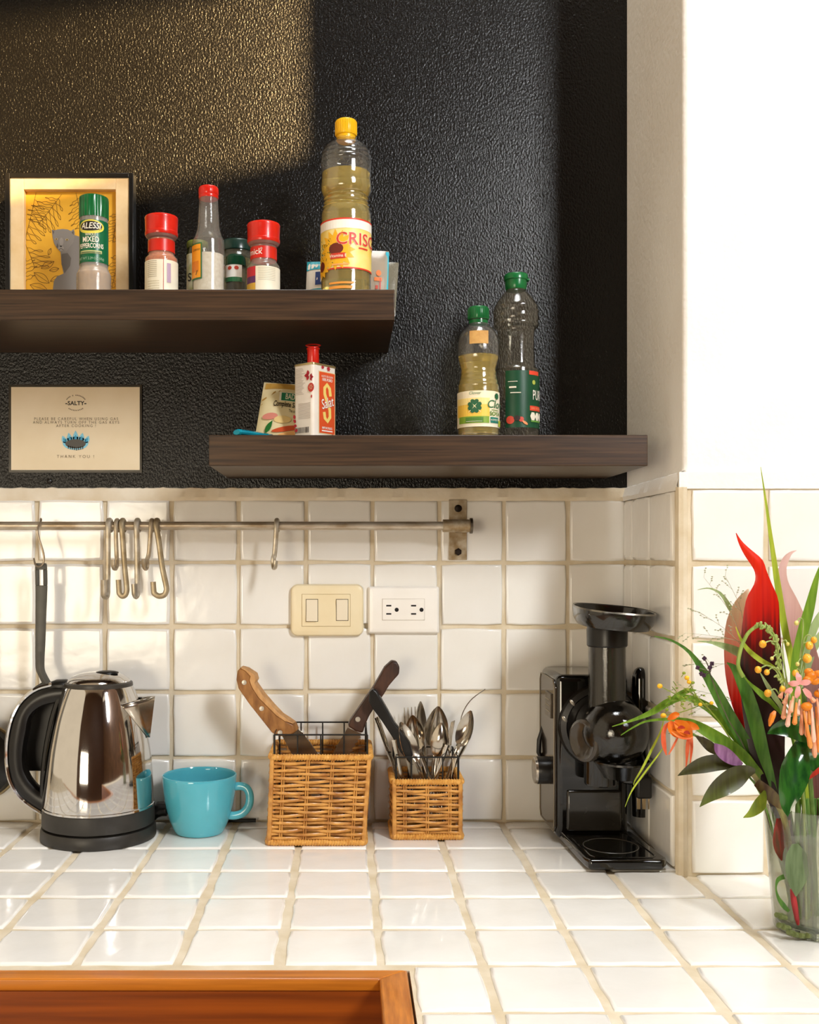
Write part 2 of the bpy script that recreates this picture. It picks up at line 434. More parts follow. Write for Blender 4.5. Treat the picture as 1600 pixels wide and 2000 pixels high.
# ------------------------------------------------------------------ countertop
ctop = MB()
ctop.box((-1.6, -.612, -.05), (1.62, .0, -.0028)); ctop.box((.066, -1.3, -.05), (1.62, -.612, -.0028))
countertop = ctop.build('countertop', M_grout)
tag(countertop, 'white tiled kitchen countertop with wide sandy grout, under everything', 'countertop')
CR = [-.004, -.048, -.164, -.274, -.384, -.495, -.602, -.715, -.826, -.94, -1.05]
CC = [-.954+.11*i for i in range(23)]
for i in range(len(CC)-1):
    for j in range(len(CR)-1):
        x0, x1, y0, y1 = CC[i], CC[i+1], CR[j+1], CR[j]
        if y0 < -.62 and x0 < .066:
            if x1 < .1: continue
            x0 = .066
        if x0 > PX-.02 and y0 > PY-.03: continue
        if x1 > PX and x0 < PX and y1 > PY: x1 = PX+.002
        if x0 > PX-.02 and y0 < PY < y1: y1 = PY
        if x1-x0 < .02 or y1-y0 < .02: continue
        jx = rnd.uniform(-.0012, .0012)
        o = put_tile(countertop, ((x0+x1)/2+jx, (y0+y1)/2, -.006), 'z', x1-x0-.0095, y1-y0-.0065, .006, .003)

# wooden frame of the sink recess
M_wood = mat('varnished_teak', 'c87820', .36, col2='a45c14', nscale=12, nstretch=(.35, 9, 9), ndetail=6, bump=.1, bscale=80, coat=.1)
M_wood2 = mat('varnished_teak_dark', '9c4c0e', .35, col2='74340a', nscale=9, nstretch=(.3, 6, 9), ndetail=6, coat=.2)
sf = thing('sink_surround', 'orange brown varnished wooden box frame set into the tiled counter', 'sink frame', (-.5, -.8, -.2))
YB = -.614
MB().prism([(-1.3, YB, -.014), (.063, YB, -.014), (.033, YB-.024, -.014), (-1.3, YB-.024, -.014)], (0, 0, .0135)).build('back_rail', M_wood, sf, bevel=.0022)
MB().prism([(.0634, YB, -.014), (.0634, -1.3, -.014), (.0334, -1.3, -.014), (.0334, YB-.024, -.014)], (0, 0, .0140)).build('side_rail', mat('varnished_teak_side', 'cf7f2c', .36, col2='a35c16', nscale=16, nstretch=(9, 1, 9), ndetail=6, coat=.15), sf, bevel=.0022)
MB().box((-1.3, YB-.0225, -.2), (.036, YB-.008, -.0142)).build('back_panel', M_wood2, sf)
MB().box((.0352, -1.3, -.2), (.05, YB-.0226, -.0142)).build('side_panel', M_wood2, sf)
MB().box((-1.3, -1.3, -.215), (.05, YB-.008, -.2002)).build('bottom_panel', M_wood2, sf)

# ------------------------------------------------------------------ shelves
YS = -.239
US_T, US_B = ZP(565, YS), ZP(625, YS); LS_T, LS_B = ZP(849.5, YS), ZP(910, YS)
us = MB().box((-1.1, YS, US_B), (XP(771, YS), -.001, US_T)).build('floating_shelf', M_shelf, None, loc=(-.5, -.12, US_B), bevel=.0012)
tag(us, 'upper dark wood floating shelf holding the spice jars', 'shelf')
ls = MB().box((XP(408, YS), YS, LS_B), (XP(1265.5, YS), -.001, LS_T)).build('floating_shelf', M_shelf, None, loc=(.1, -.12, LS_B), bevel=.0012)
tag(ls, 'lower dark wood floating shelf holding the two green capped oil bottles', 'shelf')

# ------------------------------------------------------------------ bottles and jars on the shelves
def prof(y, pts): return [(S(h, y), ZP(py, y)) for py, h in pts]
def bprof(y, base, pts):
    """profile from the shelf up: base z, then (py, half width px) from bottom to top"""
    r0 = S(pts[0][1], y)
    return [(r0*.86, base), (r0*.97, base+.002), (r0, base+.006)]+prof(y, pts)
def smooth_prof(p, n):
    q = spline(p, n)
    return [(max(r, 0), z) for r, z in q]
US, LS = US_T+.0004, LS_T+.0004
def ribbed(pf, z0, z1, amp, k):
    return [(r+(amp*math.sin((z-z0)/(z1-z0)*2*PI*k) if z0 < z < z1 else 0), z) for r, z in pf]
def cap_prof(r, z0, z1, ro=.002): return [(r*.96, z0), (r, z0+.001), (r, z1-ro), (r-ro*.4, z1-ro*.35), (r-ro, z1), (0, z1)]
def knurl(mb, c, r, z0, z1, n, wd=.0006):
    for i in range(n):
        a = 2*PI*i/n; p = Vector((c[0]+r*math.sin(a), c[1]-r*math.cos(a), 0))
        mb.tube([(p.x, p.y, z0), (p.x, p.y, z1)], wd, 4)

# --- tall sunflower oil bottle, upper shelf
y = -.165; ax = XP(676, y); c = (ax, y)
t = thing('oil_bottle', 'tall clear bottle of yellow oil with yellow cap on the upper shelf', 'bottle', (ax, y, US))
pts = [(563, 49), (452, 49), (428, 49), (418, 48), (409, 45), (400, 43), (388, 43), (382, 46), (374, 49), (362, 49), (345, 48), (325, 49), (312, 48.5), (300, 46), (290, 41), (282, 32), (276, 22), (270, 18), (264, 17.5)]
bp = smooth_prof(bprof(y, US, pts), 90); bp = ribbed(bp, ZP(410, y), ZP(385, y), .0012, 3); bp = ribbed(bp, ZP(330, y), ZP(292, y), .0007, 4)
MB().lathe(bp, 48, (ax, y, 0), cap=False).build('bottle_body', M_clear, t)
zl = ZP(341, y); op = [(r-.0009, z+.001) for r, z in bp if z < zl]; op = op+[(op[-1][0], zl), (0, zl)]
MB().lathe([(0, US+.001)]+op, 48, (ax, y, 0), cap=False).build('oil', M_oil, t)
cp = MB(); cp.lathe(cap_prof(S(20.7, y), ZP(266, y), ZP(236.5, y)), 32, (ax, y, 0)); cp.lathe([(S(17.5, y), ZP(277, y)), (S(19, y), ZP(274, y)), (S(18, y), ZP(265, y))], 32, (ax, y, 0))
knurl(cp, (ax, y), S(20.7, y), ZP(264, y), ZP(240, y), 40); cp.build('cap', M_yellow, t)
R = S(49, y)+.0004; z0, z1 = ZP(538, y), ZP(441, y); hh = z1-z0
lb = MB().lathe([(R, z0), (R, z1)], 48, (ax, y, 0), cap=False).build('paper_label', mat('sunflower_label', 'f7d24a', .42, col2='f6e39a', nscale=16), t)
mp = cyl_map((ax, y, 0), R, z0)
tw = R*1.15
def petals(n, l, wd, dx, dy): return [sh(leaf2d(l, wd), dx, dy, 2*PI*i/n) for i in range(n)]
dots = [sh(ell(rnd.uniform(.0006, .0014), rnd.uniform(.0006, .0012), 7), rnd.uniform(-R*1.3, -R*.45), hh*rnd.uniform(.12, .62)) for _ in range(46)]
prints('label_print', [
    (ink('f4efe2'), [rect(-R*1.5, hh*.80, R*1.5, hh*.97, 24)]),
    (ink('d8341c'), [rect(-R*1.5, hh*.97, R*1.5, hh, 24), rect(-R*1.5, 0, R*1.5, hh*.03, 24)]),
    (ink('f3b51d'), petals(16, R*.80, R*.15, -R*.42, hh*.38)+petals(11, R*.5, R*.12, -R*1.15, hh*.1)),
    (ink('3f5a1c'), dots),
    (ink('6d2410'), [sh(ell(R*.30, R*.22), -R*.40, hh*.40), sh(ell(R*.2, R*.2), -R*1.15, hh*.1)]),
    (ink('f7efdc'), [sh(text2d('CRISCO', .0250, .030, spacing=1.04), R*.80, hh*.58)]),
    (ink('d4402a'), [sh(text2d('CRISCO', .0250, .014, spacing=1.04), R*.80, hh*.58)]),
    (ink('cf3a22'), [rect(-R*.62, hh*.20, -R*.02, hh*.31, 6), rect(R*.5, hh*.40, R*.95, hh*.43, 4)]),
    (ink('f7efdc'), [sh(text2d('Vitamina E', .0062, .004), -R*.32, hh*.255)]),
    (ink('f0a860'), [rect(-R*.55, hh*.07, R*.1, hh*.10, 5)]),
    ], mp, lb)
prints('batch_print', [(ink('ef9a3c'), [rect(-R*.7, -.022, R*.3, -.019, 8), rect(-R*.7, -.029, R*.25, -.025, 8)])], mp, t)

# --- two green capped bottles, lower shelf
y = -.185; ax = XP(934.5, y)
t = thing('oil_bottle', 'shorter green capped bottle half full of oil with a clover label', 'bottle', (ax, y, LS))
pts = [(845, 40.5), (768, 40.5), (752, 39), (738, 35.5), (724, 34.5), (712, 37), (700, 40), (684, 40.5), (668, 39.5), (655, 36), (644, 29), (637, 21), (632, 18), (624, 17)]
bp = smooth_prof(bprof(y, LS, pts), 80); bp = ribbed(bp, ZP(765, y), ZP(722, y), .0005, 5)
MB().lathe(bp, 48, (ax, y, 0), cap=False).build('bottle_body', M_clear, t)
zl = ZP(697, y); op = [(r-.0009, z+.001) for r, z in bp if z < zl]; op += [(op[-1][0], zl), (0, zl)]
MB().lathe([(0, LS+.001)]+op, 48, (ax, y, 0), cap=False).build('oil', M_oil, t)
cp = MB(); cp.lathe(cap_prof(S(20, y), ZP(625, y), ZP(600.5, y)), 32, (ax, y, 0)); cp.lathe([(S(18.5, y), ZP(633, y)), (S(18.5, y), ZP(627, y))], 32, (ax, y, 0))
knurl(cp, (ax, y), S(20, y), ZP(623, y), ZP(604, y), 36); cp.build('cap', M_green, t)
R0 = S(39.5, y); mpn = cyl_map((ax, y, 0), R0+.0006, ZP(667, y))
nk = MB()
for k in range(1): pass
vs, fs = rect(-.016, -.009, .012, .010, 8); nk.add([mpn(a-.001, b, .0004) for a, b in vs], fs); nk.build('brown_paper_tag', mat('kraft_paper', 'cfa15c', .7, col2='b98848', nscale=80), t)
R = S(40.5, y)+.0004; z0, z1 = ZP(838, y), ZP(769, y); hh = z1-z0
lb = MB().lathe([(R, z0), (R, z1)], 48, (ax, y, 0), cap=False).build('paper_label', mat('cream_label', 'f2ead2', .45, col2='efe2c0', nscale=20), t)
mp = cyl_map((ax, y, 0), R, z0); k = hh/.052; g = -R*.30
def heart(s_): return poly([(0, 0), (.55*s_, .5*s_), (.62*s_, .82*s_), (.42*s_, 1.02*s_), (.16*s_, 1.0*s_), (0, .86*s_), (-.16*s_, 1.0*s_), (-.42*s_, 1.02*s_), (-.62*s_, .82*s_), (-.55*s_, .5*s_)])
prints('label_print', [
    (ink('f3c64c'), [rect(-R*1.4, hh*.28, R*.42, hh*.62, 14)]), (ink('f3d98a'), [rect(-R*1.4, hh*.62, R*.42, hh*.80, 14)]),
    (ink('7fa22c'), [rect(-R*1.2, hh*.10, R*.40, hh*.29, 12)]), (ink('4f7f2e'), [rect(-R*.75, hh*.12, R*.1, hh*.26, 8)]),
    (ink('1f7a6a'), [rect(R*.46, hh*.11, R*1.0, hh*.27, 5)]),
    (ink('b3c23c'), [rect(R*1.02, hh*.03, R*1.5, hh*.2, 5)]),
    (ink('1d5c38'), [sh(heart(.0098), g, hh*.57, a) for a in (0, PI/2, PI, -PI/2)]+[sh(heart(.0045), R*.86, hh*.86, a) for a in (0, PI/2, PI, -PI/2)]),
    (ink('ece0b0'), [sh(rect(-.0125, -.0004, .0125, .0004, 2), g, hh*.57, a) for a in (PI/4, -PI/4)]),
    (ink('2c6b40'), [sh(text2d('Clover', .0062, .0, .25), g, hh*.93), sh(text2d('Clover', .0165, .008, .25), R*.98, hh*.62)]),
    (ink('55801f'), [sh(text2d('SOYA', .0085, .02), R*.75, hh*.36), rect(R*.5, hh*.46, R*.98, hh*.475, 4)]),
    (ink('e9e2cc'), [sh(text2d('ACEITE DE', .0035, .004), R*.72, hh*.19), rect(-R*.7, hh*.14, R*.05, hh*.15, 6)]),
    ], mp, lb)

y = -.125; ax = XP(1008, y)
t = thing('oil_bottle', 'taller empty bottle with green flip cap and dark green label, behind the clover one', 'bottle', (ax, y, LS))
pts = [(845, 44.5), (735, 44.5), (726, 42), (716, 37), (700, 35.5), (655, 35.5), (645, 37), (640, 42), (632, 43.5), (606, 43.5), (598, 41), (585, 33), (575, 25), (569, 20), (560, 19)]
bp = smooth_prof(bprof(y, LS, pts), 90); bp = ribbed(bp, ZP(640, y), ZP(600, y), .0008, 3)
MB().lathe(bp, 48, (ax, y, 0), cap=False).build('bottle_body', film('grey_clear_plastic', 'd8d4c8', .07, 1.5, .05, 'b5aa98', 1.3), t)
cp = MB(); cp.lathe([(S(19, y), ZP(568, y)), (S(20, y), ZP(566, y)), (S(21, y), ZP(558, y)), (S(21, y), ZP(549, y))]+cap_prof(S(23, y), ZP(549, y), ZP(536.5, y)), 32, (ax, y, 0))
cp.box((ax+S(18, y), y-.006, ZP(549, y)), (ax+S(25, y), y+.006, ZP(546, y))); cp.build('cap', M_green, t)
R = S(44.5, y)+.0004; z0, z1 = ZP(840, y), ZP(731, y); hh = z1-z0
lb = MB().lathe([(R, z0), (R, z1)], 36, (ax, y, 0), cap=False, a0=-.62, a1=2.4).build('paper_label', mat('green_label', '0e4a2c', .35, col2='0c3f26', nscale=20), t)
mp = cyl_map((ax, y, 0), R, z0)
prints('label_print', [
    (ink('d9442a'), [rect(R*.42, hh*.93, R*1.05, hh, 5), rect(R*.46, hh*.30, R*1.3, hh*.385, 6)]),
    (ink('a8b04a'), [sh(ell(.0035, .0035, 10), R*.68, hh*.80)]),
    (ink('e4ddd0'), [sh(text2d('PURA', .021, .006, xs=.55), R*1.0, hh*.57)]),
    (ink('e6dcc8'), [sh(ell(.0055, .007, 6), R*(.62+.28*i), hh*.20) for i in range(3)]+[rect(-R*.5, hh*.80, -R*.1, hh*.81, 4), rect(-R*.45, hh*.69, -R*.15, hh*.72, 4), rect(-R*.4, hh*.60, R*.05, hh*.615, 4)]),
    (ink('f0a070'), [sh(text2d('100% VEGETAL', .0042, .004), R*.88, hh*.34)]),
    (ink('5f8f3a'), [rect(R*.5, hh*.10, R*1.2, hh*.13, 6)]),
    (ink('c8402a'), [sh(ell(.0062, .0062, 12), -R*.40, hh*.13), sh(ell(.004, .004, 10), R*.06, hh*.14)]),
    (ink('2a1a12'), [sh(ell(.0050, .0042, 12), -R*.12, hh*.16)]),
    (ink('e08a50'), [sh(ell(.005, .002, 12), R*.22, hh*.08, -.6)]),
    ], mp, lb)

# --- pepper shaker in front of the picture
y = -.17; ax = XP(183.5, y)
t = thing('spice_jar', 'green capped peppercorn jar standing in front of the yellow picture', 'jar', (ax, y, US))
pts = [(563, 33), (540, 33), (534, 31), (527, 28), (520, 27.2), (430, 27.2), (424, 26)]
bp = smooth_prof(bprof(y, US, pts), 40)
MB().lathe(bp, 40, (ax, y, 0), cap=False).build('jar_body', M_frost, t)
MB().lathe([(0, US+.003)]+[(r-.002, z) for r, z in bp if US+.003 < z < ZP(520, y)]+[(0, ZP(522, y))], 32, (ax, y, 0), cap=False).build('peppercorns', mat('pale_peppercorns', 'd9b58c', .7, col2='8c6038', nscale=260, bump=.5, bscale=300), t)
cp = MB(); r = S(28.5, y); nn = 40; vs = []; fs = []
for z, k in ((ZP(429, y), 1), (ZP(392, y), 1), (ZP(388, y), .97), (ZP(386.5, y), .88)):
    for i in range(nn*2):
        a = PI*i/nn; rr = (r+(-.0009 if i % 4 < 2 else 0)*(k > .98))*k; vs.append((ax+rr*math.sin(a), y-rr*math.cos(a), z))
for j in range(3):
    for i in range(nn*2): i2 = (i+1) % (nn*2); fs.append((j*nn*2+i, j*nn*2+i2, (j+1)*nn*2+i2, (j+1)*nn*2+i))
fs.append(tuple(3*nn*2+i for i in range(nn*2))); cp.add(vs, fs); cp.build('cap', M_green, t, angle=25)
R = S(27.4, y)+.0003; z0, z1 = ZP(519, y), ZP(437, y); hh = z1-z0
lb = MB().lathe([(R, z0), (R, z1)], 40, (ax, y, 0), cap=False).build('paper_label', mat('label_green', '0d6a40', .32, col2='0b5e38', nscale=30), t)
mp = cyl_map((ax, y, 0), R, z0)
prints('label_print', [
    (ink('e2d24a'), [sh(ell(R*.98, hh*.165, 26), 0, hh*.83)]), (ink('1d1208'), [sh(ell(R*.82, hh*.115, 26), 0, hh*.845)]),
    (ink('f3ead4'), [sh(text2d('ALESSI', .0125, .012, .2, xs=.86), 0, hh*.845), sh(text2d('WHOLE', .0052, .012, xs=.85), 0, hh*.640), sh(text2d('MIXED', .0112, .018, xs=.76), 0, hh*.525), sh(text2d('PEPPERCORNS', .0098, .018, xs=.62), 0, hh*.375)]),
    (ink('b8b878'), [rect(-R*.8, hh*.20, R*.8, hh*.27, 10)]), (ink('0b4a2c'), [rect(-R*.72, hh*.215, R*.72, hh*.235, 10)]),
    (ink('9fc0a0'), [sh(text2d('NET WT 2.29 OZ (65g)', .0052, .006, xs=.8), 0, hh*.08)]),
    ], mp, lb)

# --- two red capped shakers
def shaker(axp, y, ctop, label, contents, kind):
    ax = XP(axp, y); t = thing('spice_jar', label, 'jar', (ax, y, US)); dy = ctop-424
    pts = [(563, 31.5), (512+dy, 31.5), (506+dy, 30), (500+dy, 26), (496+dy, 25), (472+dy, 25), (468+dy, 28), (462+dy, 31)]
    bp = smooth_prof(bprof(y, US, pts), 50)
    MB().lathe(bp, 40, (ax, y, 0), cap=False).build('jar_body', film('shaker_plastic', 'f2ece0', .08, 1.48, .14, 'f0e6d6'), t)
    top = ZP(470+dy, y) if kind == 0 else ZP(512+dy, y)
    q = [(r-.0014, z) for r, z in bp if US+.002 < z < top]
    MB().lathe([(0, US+.002)]+q+[(0, top)], 32, (ax, y, 0), cap=False).build('spice', contents, t)
    cp = MB(); cp.lathe([(S(31, y), ZP(463+dy, y)), (S(32, y), ZP(460+dy, y)), (S(32, y), ZP(456+dy, y)), (S(31.2, y), ZP(455+dy, y)), (S(32, y), ZP(430+dy, y)), (S(32.4, y), ZP(428+dy, y)), (S(31.4, y), ZP(425.5+dy, y)), (S(29, y), ZP(424.3+dy, y)), (0, ZP(424.3+dy, y))], 40, (ax, y, 0))
    cp.build('lid', M_red, t)
    R = S(25.3, y)+.0006; z0, z1 = ZP(496+dy, y), ZP(473+dy, y)
    nb = MB().lathe([(R, z0), (R, z1)], 40, (ax, y, 0), cap=False).build('neck_label', ink('cf2312', .35), t)
    if kind: prints('neck_print', [(ink('f6ece0'), [sh(text2d('mick', .0125, .004), -R*.62, .009), sh(text2d('®', .005), -R*.08, .013)])], cyl_map((ax, y, 0), R, z0), nb)
    R = S(31.5, y)+.0005; z0, z1 = US+.004, ZP(515+dy*.9, y); hh = z1-z0
    lb = MB().lathe([(R, z0), (R, z1)], 40, (ax, y, 0), cap=False).build('paper_label', mat('ivory_label', 'f0e8d2', .5, col2='e9dfc4', nscale=30), t)
    mp = cyl_map((ax, y, 0), R, z0)
    lines = [rect(-R*.75, hh*(.95-.055*i), -R*.1, hh*(.965-.055*i), 5) for i in range(9)] if kind == 0 else [rect(-R*.25, hh*(.93-.06*i), R*.85, hh*(.945-.06*i), 7) for i in range(8)]
    if kind == 0:
        ly = [(ink('a89a80'), lines), (ink('c9bd9a'), [rect(-R*.75, hh*(.38-.07*i), R*.05, hh*(.395-.07*i), 5) for i in range(4)]), (ink('c04a3a'), [rect(R*.28, 0, R*.31, hh, 1)]), (ink('b79ab0'), [rect(R*.5, hh*.35, R*.75, hh*.9, 3)])]
    else:
        ly = [(ink('b9b29c'), lines), (ink('c01f2a'), [rect(-R*1.3, hh*.66, -R*.42, hh, 6)]), (ink('5a2358'), [rect(-R*1.3, hh*.42, -R*.42, hh*.66, 6)]), (ink('d0a030'), [rect(-R*1.3, hh*.0, -R*.42, hh*.42, 6)])]
    prints('label_print', ly, mp, lb)
shaker(315.5, -.17, 424, 'red capped shaker full of orange spice, next to the picture frame', mat('orange_spice', 'd8742a', .8, col2='b9561a', nscale=400), 0)
shaker(515, -.17, 438, 'red capped shaker with pale powder and a purple striped label', mat('pale_powder', 'e9dcc0', .8, col2='ddcdab', nscale=300), 1)

# --- sauce bottle
y = -.17; ax = XP(407.5, y)
t = thing('salt_bottle', 'slender glass bottle with red cap and orange label, filled with white salt', 'bottle', (ax, y, US))
pts = [(563, 31), (480, 31), (470, 29.5), (458, 25), (447, 22), (430, 20.5), (392, 18.5), (384, 18)]
bp = smooth_prof(bprof(y, US, pts), 50)
MB().lathe(bp, 40, (ax, y, 0), cap=False).build('bottle_body', film('flint_glass', 'f0eee8', .05, 1.5, .10, 'e8e2d6', 1.2), t)
zl = ZP(500, y); q = [(r-.0014, z) for r, z in bp if US+.002 < z < zl]
MB().lathe([(0, US+.002)]+q+[(q[-1][0], zl), (0, zl+.002)], 32, (ax, y, 0), cap=False).build('salt', mat('white_salt', 'f1ece2', .8, col2='e4dccd', nscale=200, bump=.2, bscale=400), t)
cp = MB(); cp.lathe([(S(18.6, y), ZP(389, y)), (S(19.2, y), ZP(386, y)), (S(19.2, y), ZP(384, y)), (S(18.4, y), ZP(383, y))]+cap_prof(S(18.8, y), ZP(383, y), ZP(366, y)), 32, (ax, y, 0)); knurl(cp, (ax, y), S(18.8, y), ZP(381, y), ZP(370, y), 30, .0004)
cp.build('cap', M_red, t)
R = S(31, y)+.0005; z0, z1 = ZP(552, y), ZP(482, y); hh = z1-z0; mp = cyl_map((ax, y, 0), R, z0)
vs, fs = rect(-R*1.5, 0, -R*.28, hh, 10)
lb = MB().add([mp(a, b, .0002) for a, b in vs], fs).build('paper_label', ink('2f6a3a'), t)
prints('label_print', [(ink('ee9a1a'), [rect(-R*1.5, hh*.04, -R*.36, hh*.96, 10)]), (ink('d97a12'), [rect(-R*1.2, hh*.2, -R*.5, hh*.5, 6)]), (ink('6a4a18'), [sh(text2d('Lizano', .006, 0, .3), -R*.75, hh*.82), stroke([(-R*.72, hh*.12), (-R*.66, hh*.17), (-R*.6, hh*.24)], .0016)])], mp, lb, .0004)

# --- jars behind
M_olive = mat('olive_label', '6f7a24', .4, col2='4f5a1a', nscale=40)
y = -.075; ax = XP(386, y)
t = thing('herb_jar', 'olive labelled jar mostly hidden behind the salt bottle', 'jar', (ax, y, US))
MB().lathe(bprof(y, US, [(563, 21), (500, 21), (490, 20), (482, 19)]), 32, (ax, y, 0)).build('jar_body', mat('dark_olive_glass', '2c3312', .12, col2='232a10', coat=.3), t)
MB().lathe([(S(21.3, y), US+.02), (S(21.3, y), ZP(500, y))], 32, (ax, y, 0), cap=False).build('paper_label', mat('white_olive_label', 'e6e2cf', .5, col2='9a9c50', nscale=40), t)
MB().lathe(cap_prof(S(21, y), ZP(487, y), ZP(473, y)), 32, (ax, y, 0)).build('lid', M_olive, t)
prints('letter', [(ink('15120c'), [sh(text2d('S', .018, .02), -S(14, y), 0)])], cyl_map((ax, y, 0), S(21.6, y), ZP(547, y)), t)
y = -.07; ax = XP(463, y)
t = thing('glass_jar', 'wide glass jar with a dark lid at the back of the shelf', 'jar', (ax, y, US))
bp = smooth_prof(bprof(y, US, [(563, 34), (512, 34), (504, 32), (498, 29), (490, 29)]), 30)
MB().lathe(bp, 40, (ax, y, 0), cap=False).build('jar_body', film('jar_glass', 'e4e2d4', .05, 1.5, .10, 'c9c0a6'), t)
MB().lathe([(0, US+.003)]+[(r-.003, z) for r, z in bp if US+.004 < z < ZP(508, y)]+[(0, ZP(507, y))], 32, (ax, y, 0), cap=False).build('contents', mat('dry_herbs', '9a8a5c', .8, col2='4c4a26', nscale=160, bump=.4, bscale=200), t)
MB().lathe(cap_prof(S(31.5, y), ZP(494, y), ZP(473, y), .003), 40, (ax, y, 0)).build('lid', mat('dark_teal_lid', '14332c', .25, col2='10281f'), t)
y = -.125; ax = XP(460, y)
t = thing('herb_jar', 'small jar with a domed dark green cap beside the salt bottle', 'jar', (ax, y, US))
bp = bprof(y, US, [(563, 20), (535, 20), (526, 19), (522, 18)])
MB().lathe(bp, 32, (ax, y, 0), cap=False).build('jar_body', film('small_jar_glass', 'e6e4da', .05, 1.5, .15, 'd8d2c0'), t)
MB().lathe([(0, US+.003), (S(18, y), US+.003), (S(18, y), ZP(552, y)), (0, ZP(551, y))], 24, (ax, y, 0), cap=False).build('herbs', mat('dark_herbs', '3c3a1c', .8, col2='221f10', nscale=200), t)
MB().lathe([(S(20.5, y), ZP(521, y)), (S(20.5, y), ZP(512, y)), (S(19, y), ZP(504, y)), (S(14, y), ZP(499.5, y)), (S(6, y), ZP(498, y)), (0, ZP(498, y))], 32, (ax, y, 0)).build('cap', M_dgreen, t)
R = S(20.2, y)+.0004; mp = cyl_map((ax, y, 0), R, ZP(555, y))
vs, fs = rect(-R*1.1, 0, R*.75, .026, 8); lb = MB().add([mp(a, b, .0002) for a, b in vs], fs).build('paper_label', M_white, t)
prints('label_print', [(ink('c8432e'), [sh(ell(.0035, .003, 10), -R*.45, .021), sh(ell(.0035, .003, 10), R*.2, .021)]), (ink('2c6a40'), [rect(-R*1.1, .0, R*.75, .007, 8)])], mp, lb, .0004)

# --- pouches on the upper shelf
def pouch(name, label, cat, corners, bulge, m, nx=12, nz=12, group=None, loc=None):
    """pillow bag from four corners (bl, br, tr, tl)"""
    bl, br, tr, tl = [Vector(p) for p in corners]; nrm = (br-bl).cross(tl-bl).normalized()
    fr = []; bk = []
    for j in range(nz+1):
        for i in range(nx+1):
            u, v = i/nx, j/nz; p = (bl*(1-u)+br*u)*(1-v)+(tl*(1-u)+tr*u)*v
            b = bulge*(math.sin(PI*u)*math.sin(PI*min(1, v*1.0)))**.6 if 0 < u < 1 and 0 < v < 1 else 0
            cr = .0012*mnoise.noise(p*70)*(1 if b else 0)
            fr.append(p+nrm*(b+cr+.0003)); bk.append(p-nrm*(b*.6+cr+.0003))
    mb = MB(); k = (nx+1)*(nz+1); fs = []
    for j in range(nz):
        for i in range(nx):
            a = j*(nx+1)+i; fs += [(a, a+1, a+nx+2, a+nx+1), (k+a+nx+1, k+a+nx+2, k+a+1, k+a)]
    for i in range(nx): fs += [(i+1, i, k+i, k+i+1), (nz*(nx+1)+i, nz*(nx+1)+i+1, k+nz*(nx+1)+i+1, k+nz*(nx+1)+i)]
    for j in range(nz): fs += [(j*(nx+1), (j+1)*(nx+1), k+(j+1)*(nx+1), k+j*(nx+1)), ((j+1)*(nx+1)+nx, j*(nx+1)+nx, k+j*(nx+1)+nx, k+(j+1)*(nx+1)+nx)]
    mb.add(fr+bk, fs)
    o = mb.build(name, m, None, loc=(bl+br)/2); tag(o, label, cat, group)
    def mp(x, y, e):                                               # x,y in 0..1
        p = (bl*(1-x)+br*x)*(1-y)+(tl*(1-x)+tr*x)*y
        b = bulge*(max(0, math.sin(PI*x))*max(0, math.sin(PI*y)))**.6
        return tuple(p+nrm*(b+.0010+e))
    return o, mp
def Q(px, py, y, z=None):
    v = P(px, py, y)
    if z is not None: v.z = z
    return v
y = -.10
o, mp = pouch('salt_bag', 'white bag with teal ends leaning behind the tall oil bottle', 'bag', (Q(596, 0, y, US), Q(662, 0, y, US), Q(662, 512, y+.02), Q(600, 512, y+.02)), .012, mat('white_bag_film', 'f0ece4', .3, col2='e6e0d6', nscale=30))
prints('bag_print', [(ink('2aa3b8', .3), [rect(.0, .80, 1, .995, 8), rect(0, .0, 1, .40, 8)]), (ink('27407e'), [rect(.28, .47, .98, .74, 5)]), (ink('f0ece4'), [sh(text2d('FLOR', .24, .02, xs=.8), .66, .6)])], mp, o)
y = -.10
o, mp = pouch('zip_bag', 'clear zip bag with a teal seal beside the tall oil bottle', 'bag', (Q(708, 0, y, US), Q(757, 0, y, US), Q(760, 491, y+.02), Q(708, 489, y+.02)), .007, film('bag_film', 'ece4d8', .15, 1.45, .45, 'd9c9b4'))
prints('bag_print', [(ink('2fb0c4', .3), [rect(.88, .1, 1.0, .98, 2)]), (ink('e07a3a'), [sh(ell(.1, .05), .62, .60), rect(.45, .47, .75, .53, 3)]), (ink('c04a3a'), [rect(.66, .30, .71, .52), rect(.5, .34, .6, .40)])], mp, o)
o, mp = pouch('zip_bag', 'small greyish clear bag at the right end of the upper shelf', 'bag', (Q(738, 0, y+.03, US), Q(772, 0, y+.03, US), Q(779, 513, y+.045), Q(742, 512, y+.045)), .004, film('bag_film_grey', 'e0dccc', .2, 1.45, .30, 'b9b29c'))

# --- tin, seasoning bag and teal lighter on the lower shelf
tt = thing('oil_tin', 'white and red printed oil tin with a red cap on the lower shelf', 'tin', (-.047, -.185, LS))
ZT = ZP(706.5, -.205); a = math.atan2(.040, .034); W1, W2 = .0526, .0385
u1 = Vector((math.cos(a), math.sin(a), 0)); u2 = Vector((-u1.y, u1.x, 0)); mid = Vector((XP(611, -.205), -.205, 0))
def tin_ring(ins, z, rc=.005, n=5):
    out = []
    for (ou, ov, sa) in ((0, 0, PI), (W1, 0, 1.5*PI), (W1, W2, 0), (0, W2, .5*PI)):
        for i in range(n+1):
            t_ = sa+.5*PI*i/n; cu = min(max(ou, rc), W1-rc); cv = min(max(ov, rc), W2-rc)
            out.append(mid+u1*(cu+(rc-ins)*math.cos(t_))+u2*(cv+(rc-ins)*math.sin(t_))+Vector((0, 0, z)))
    return out
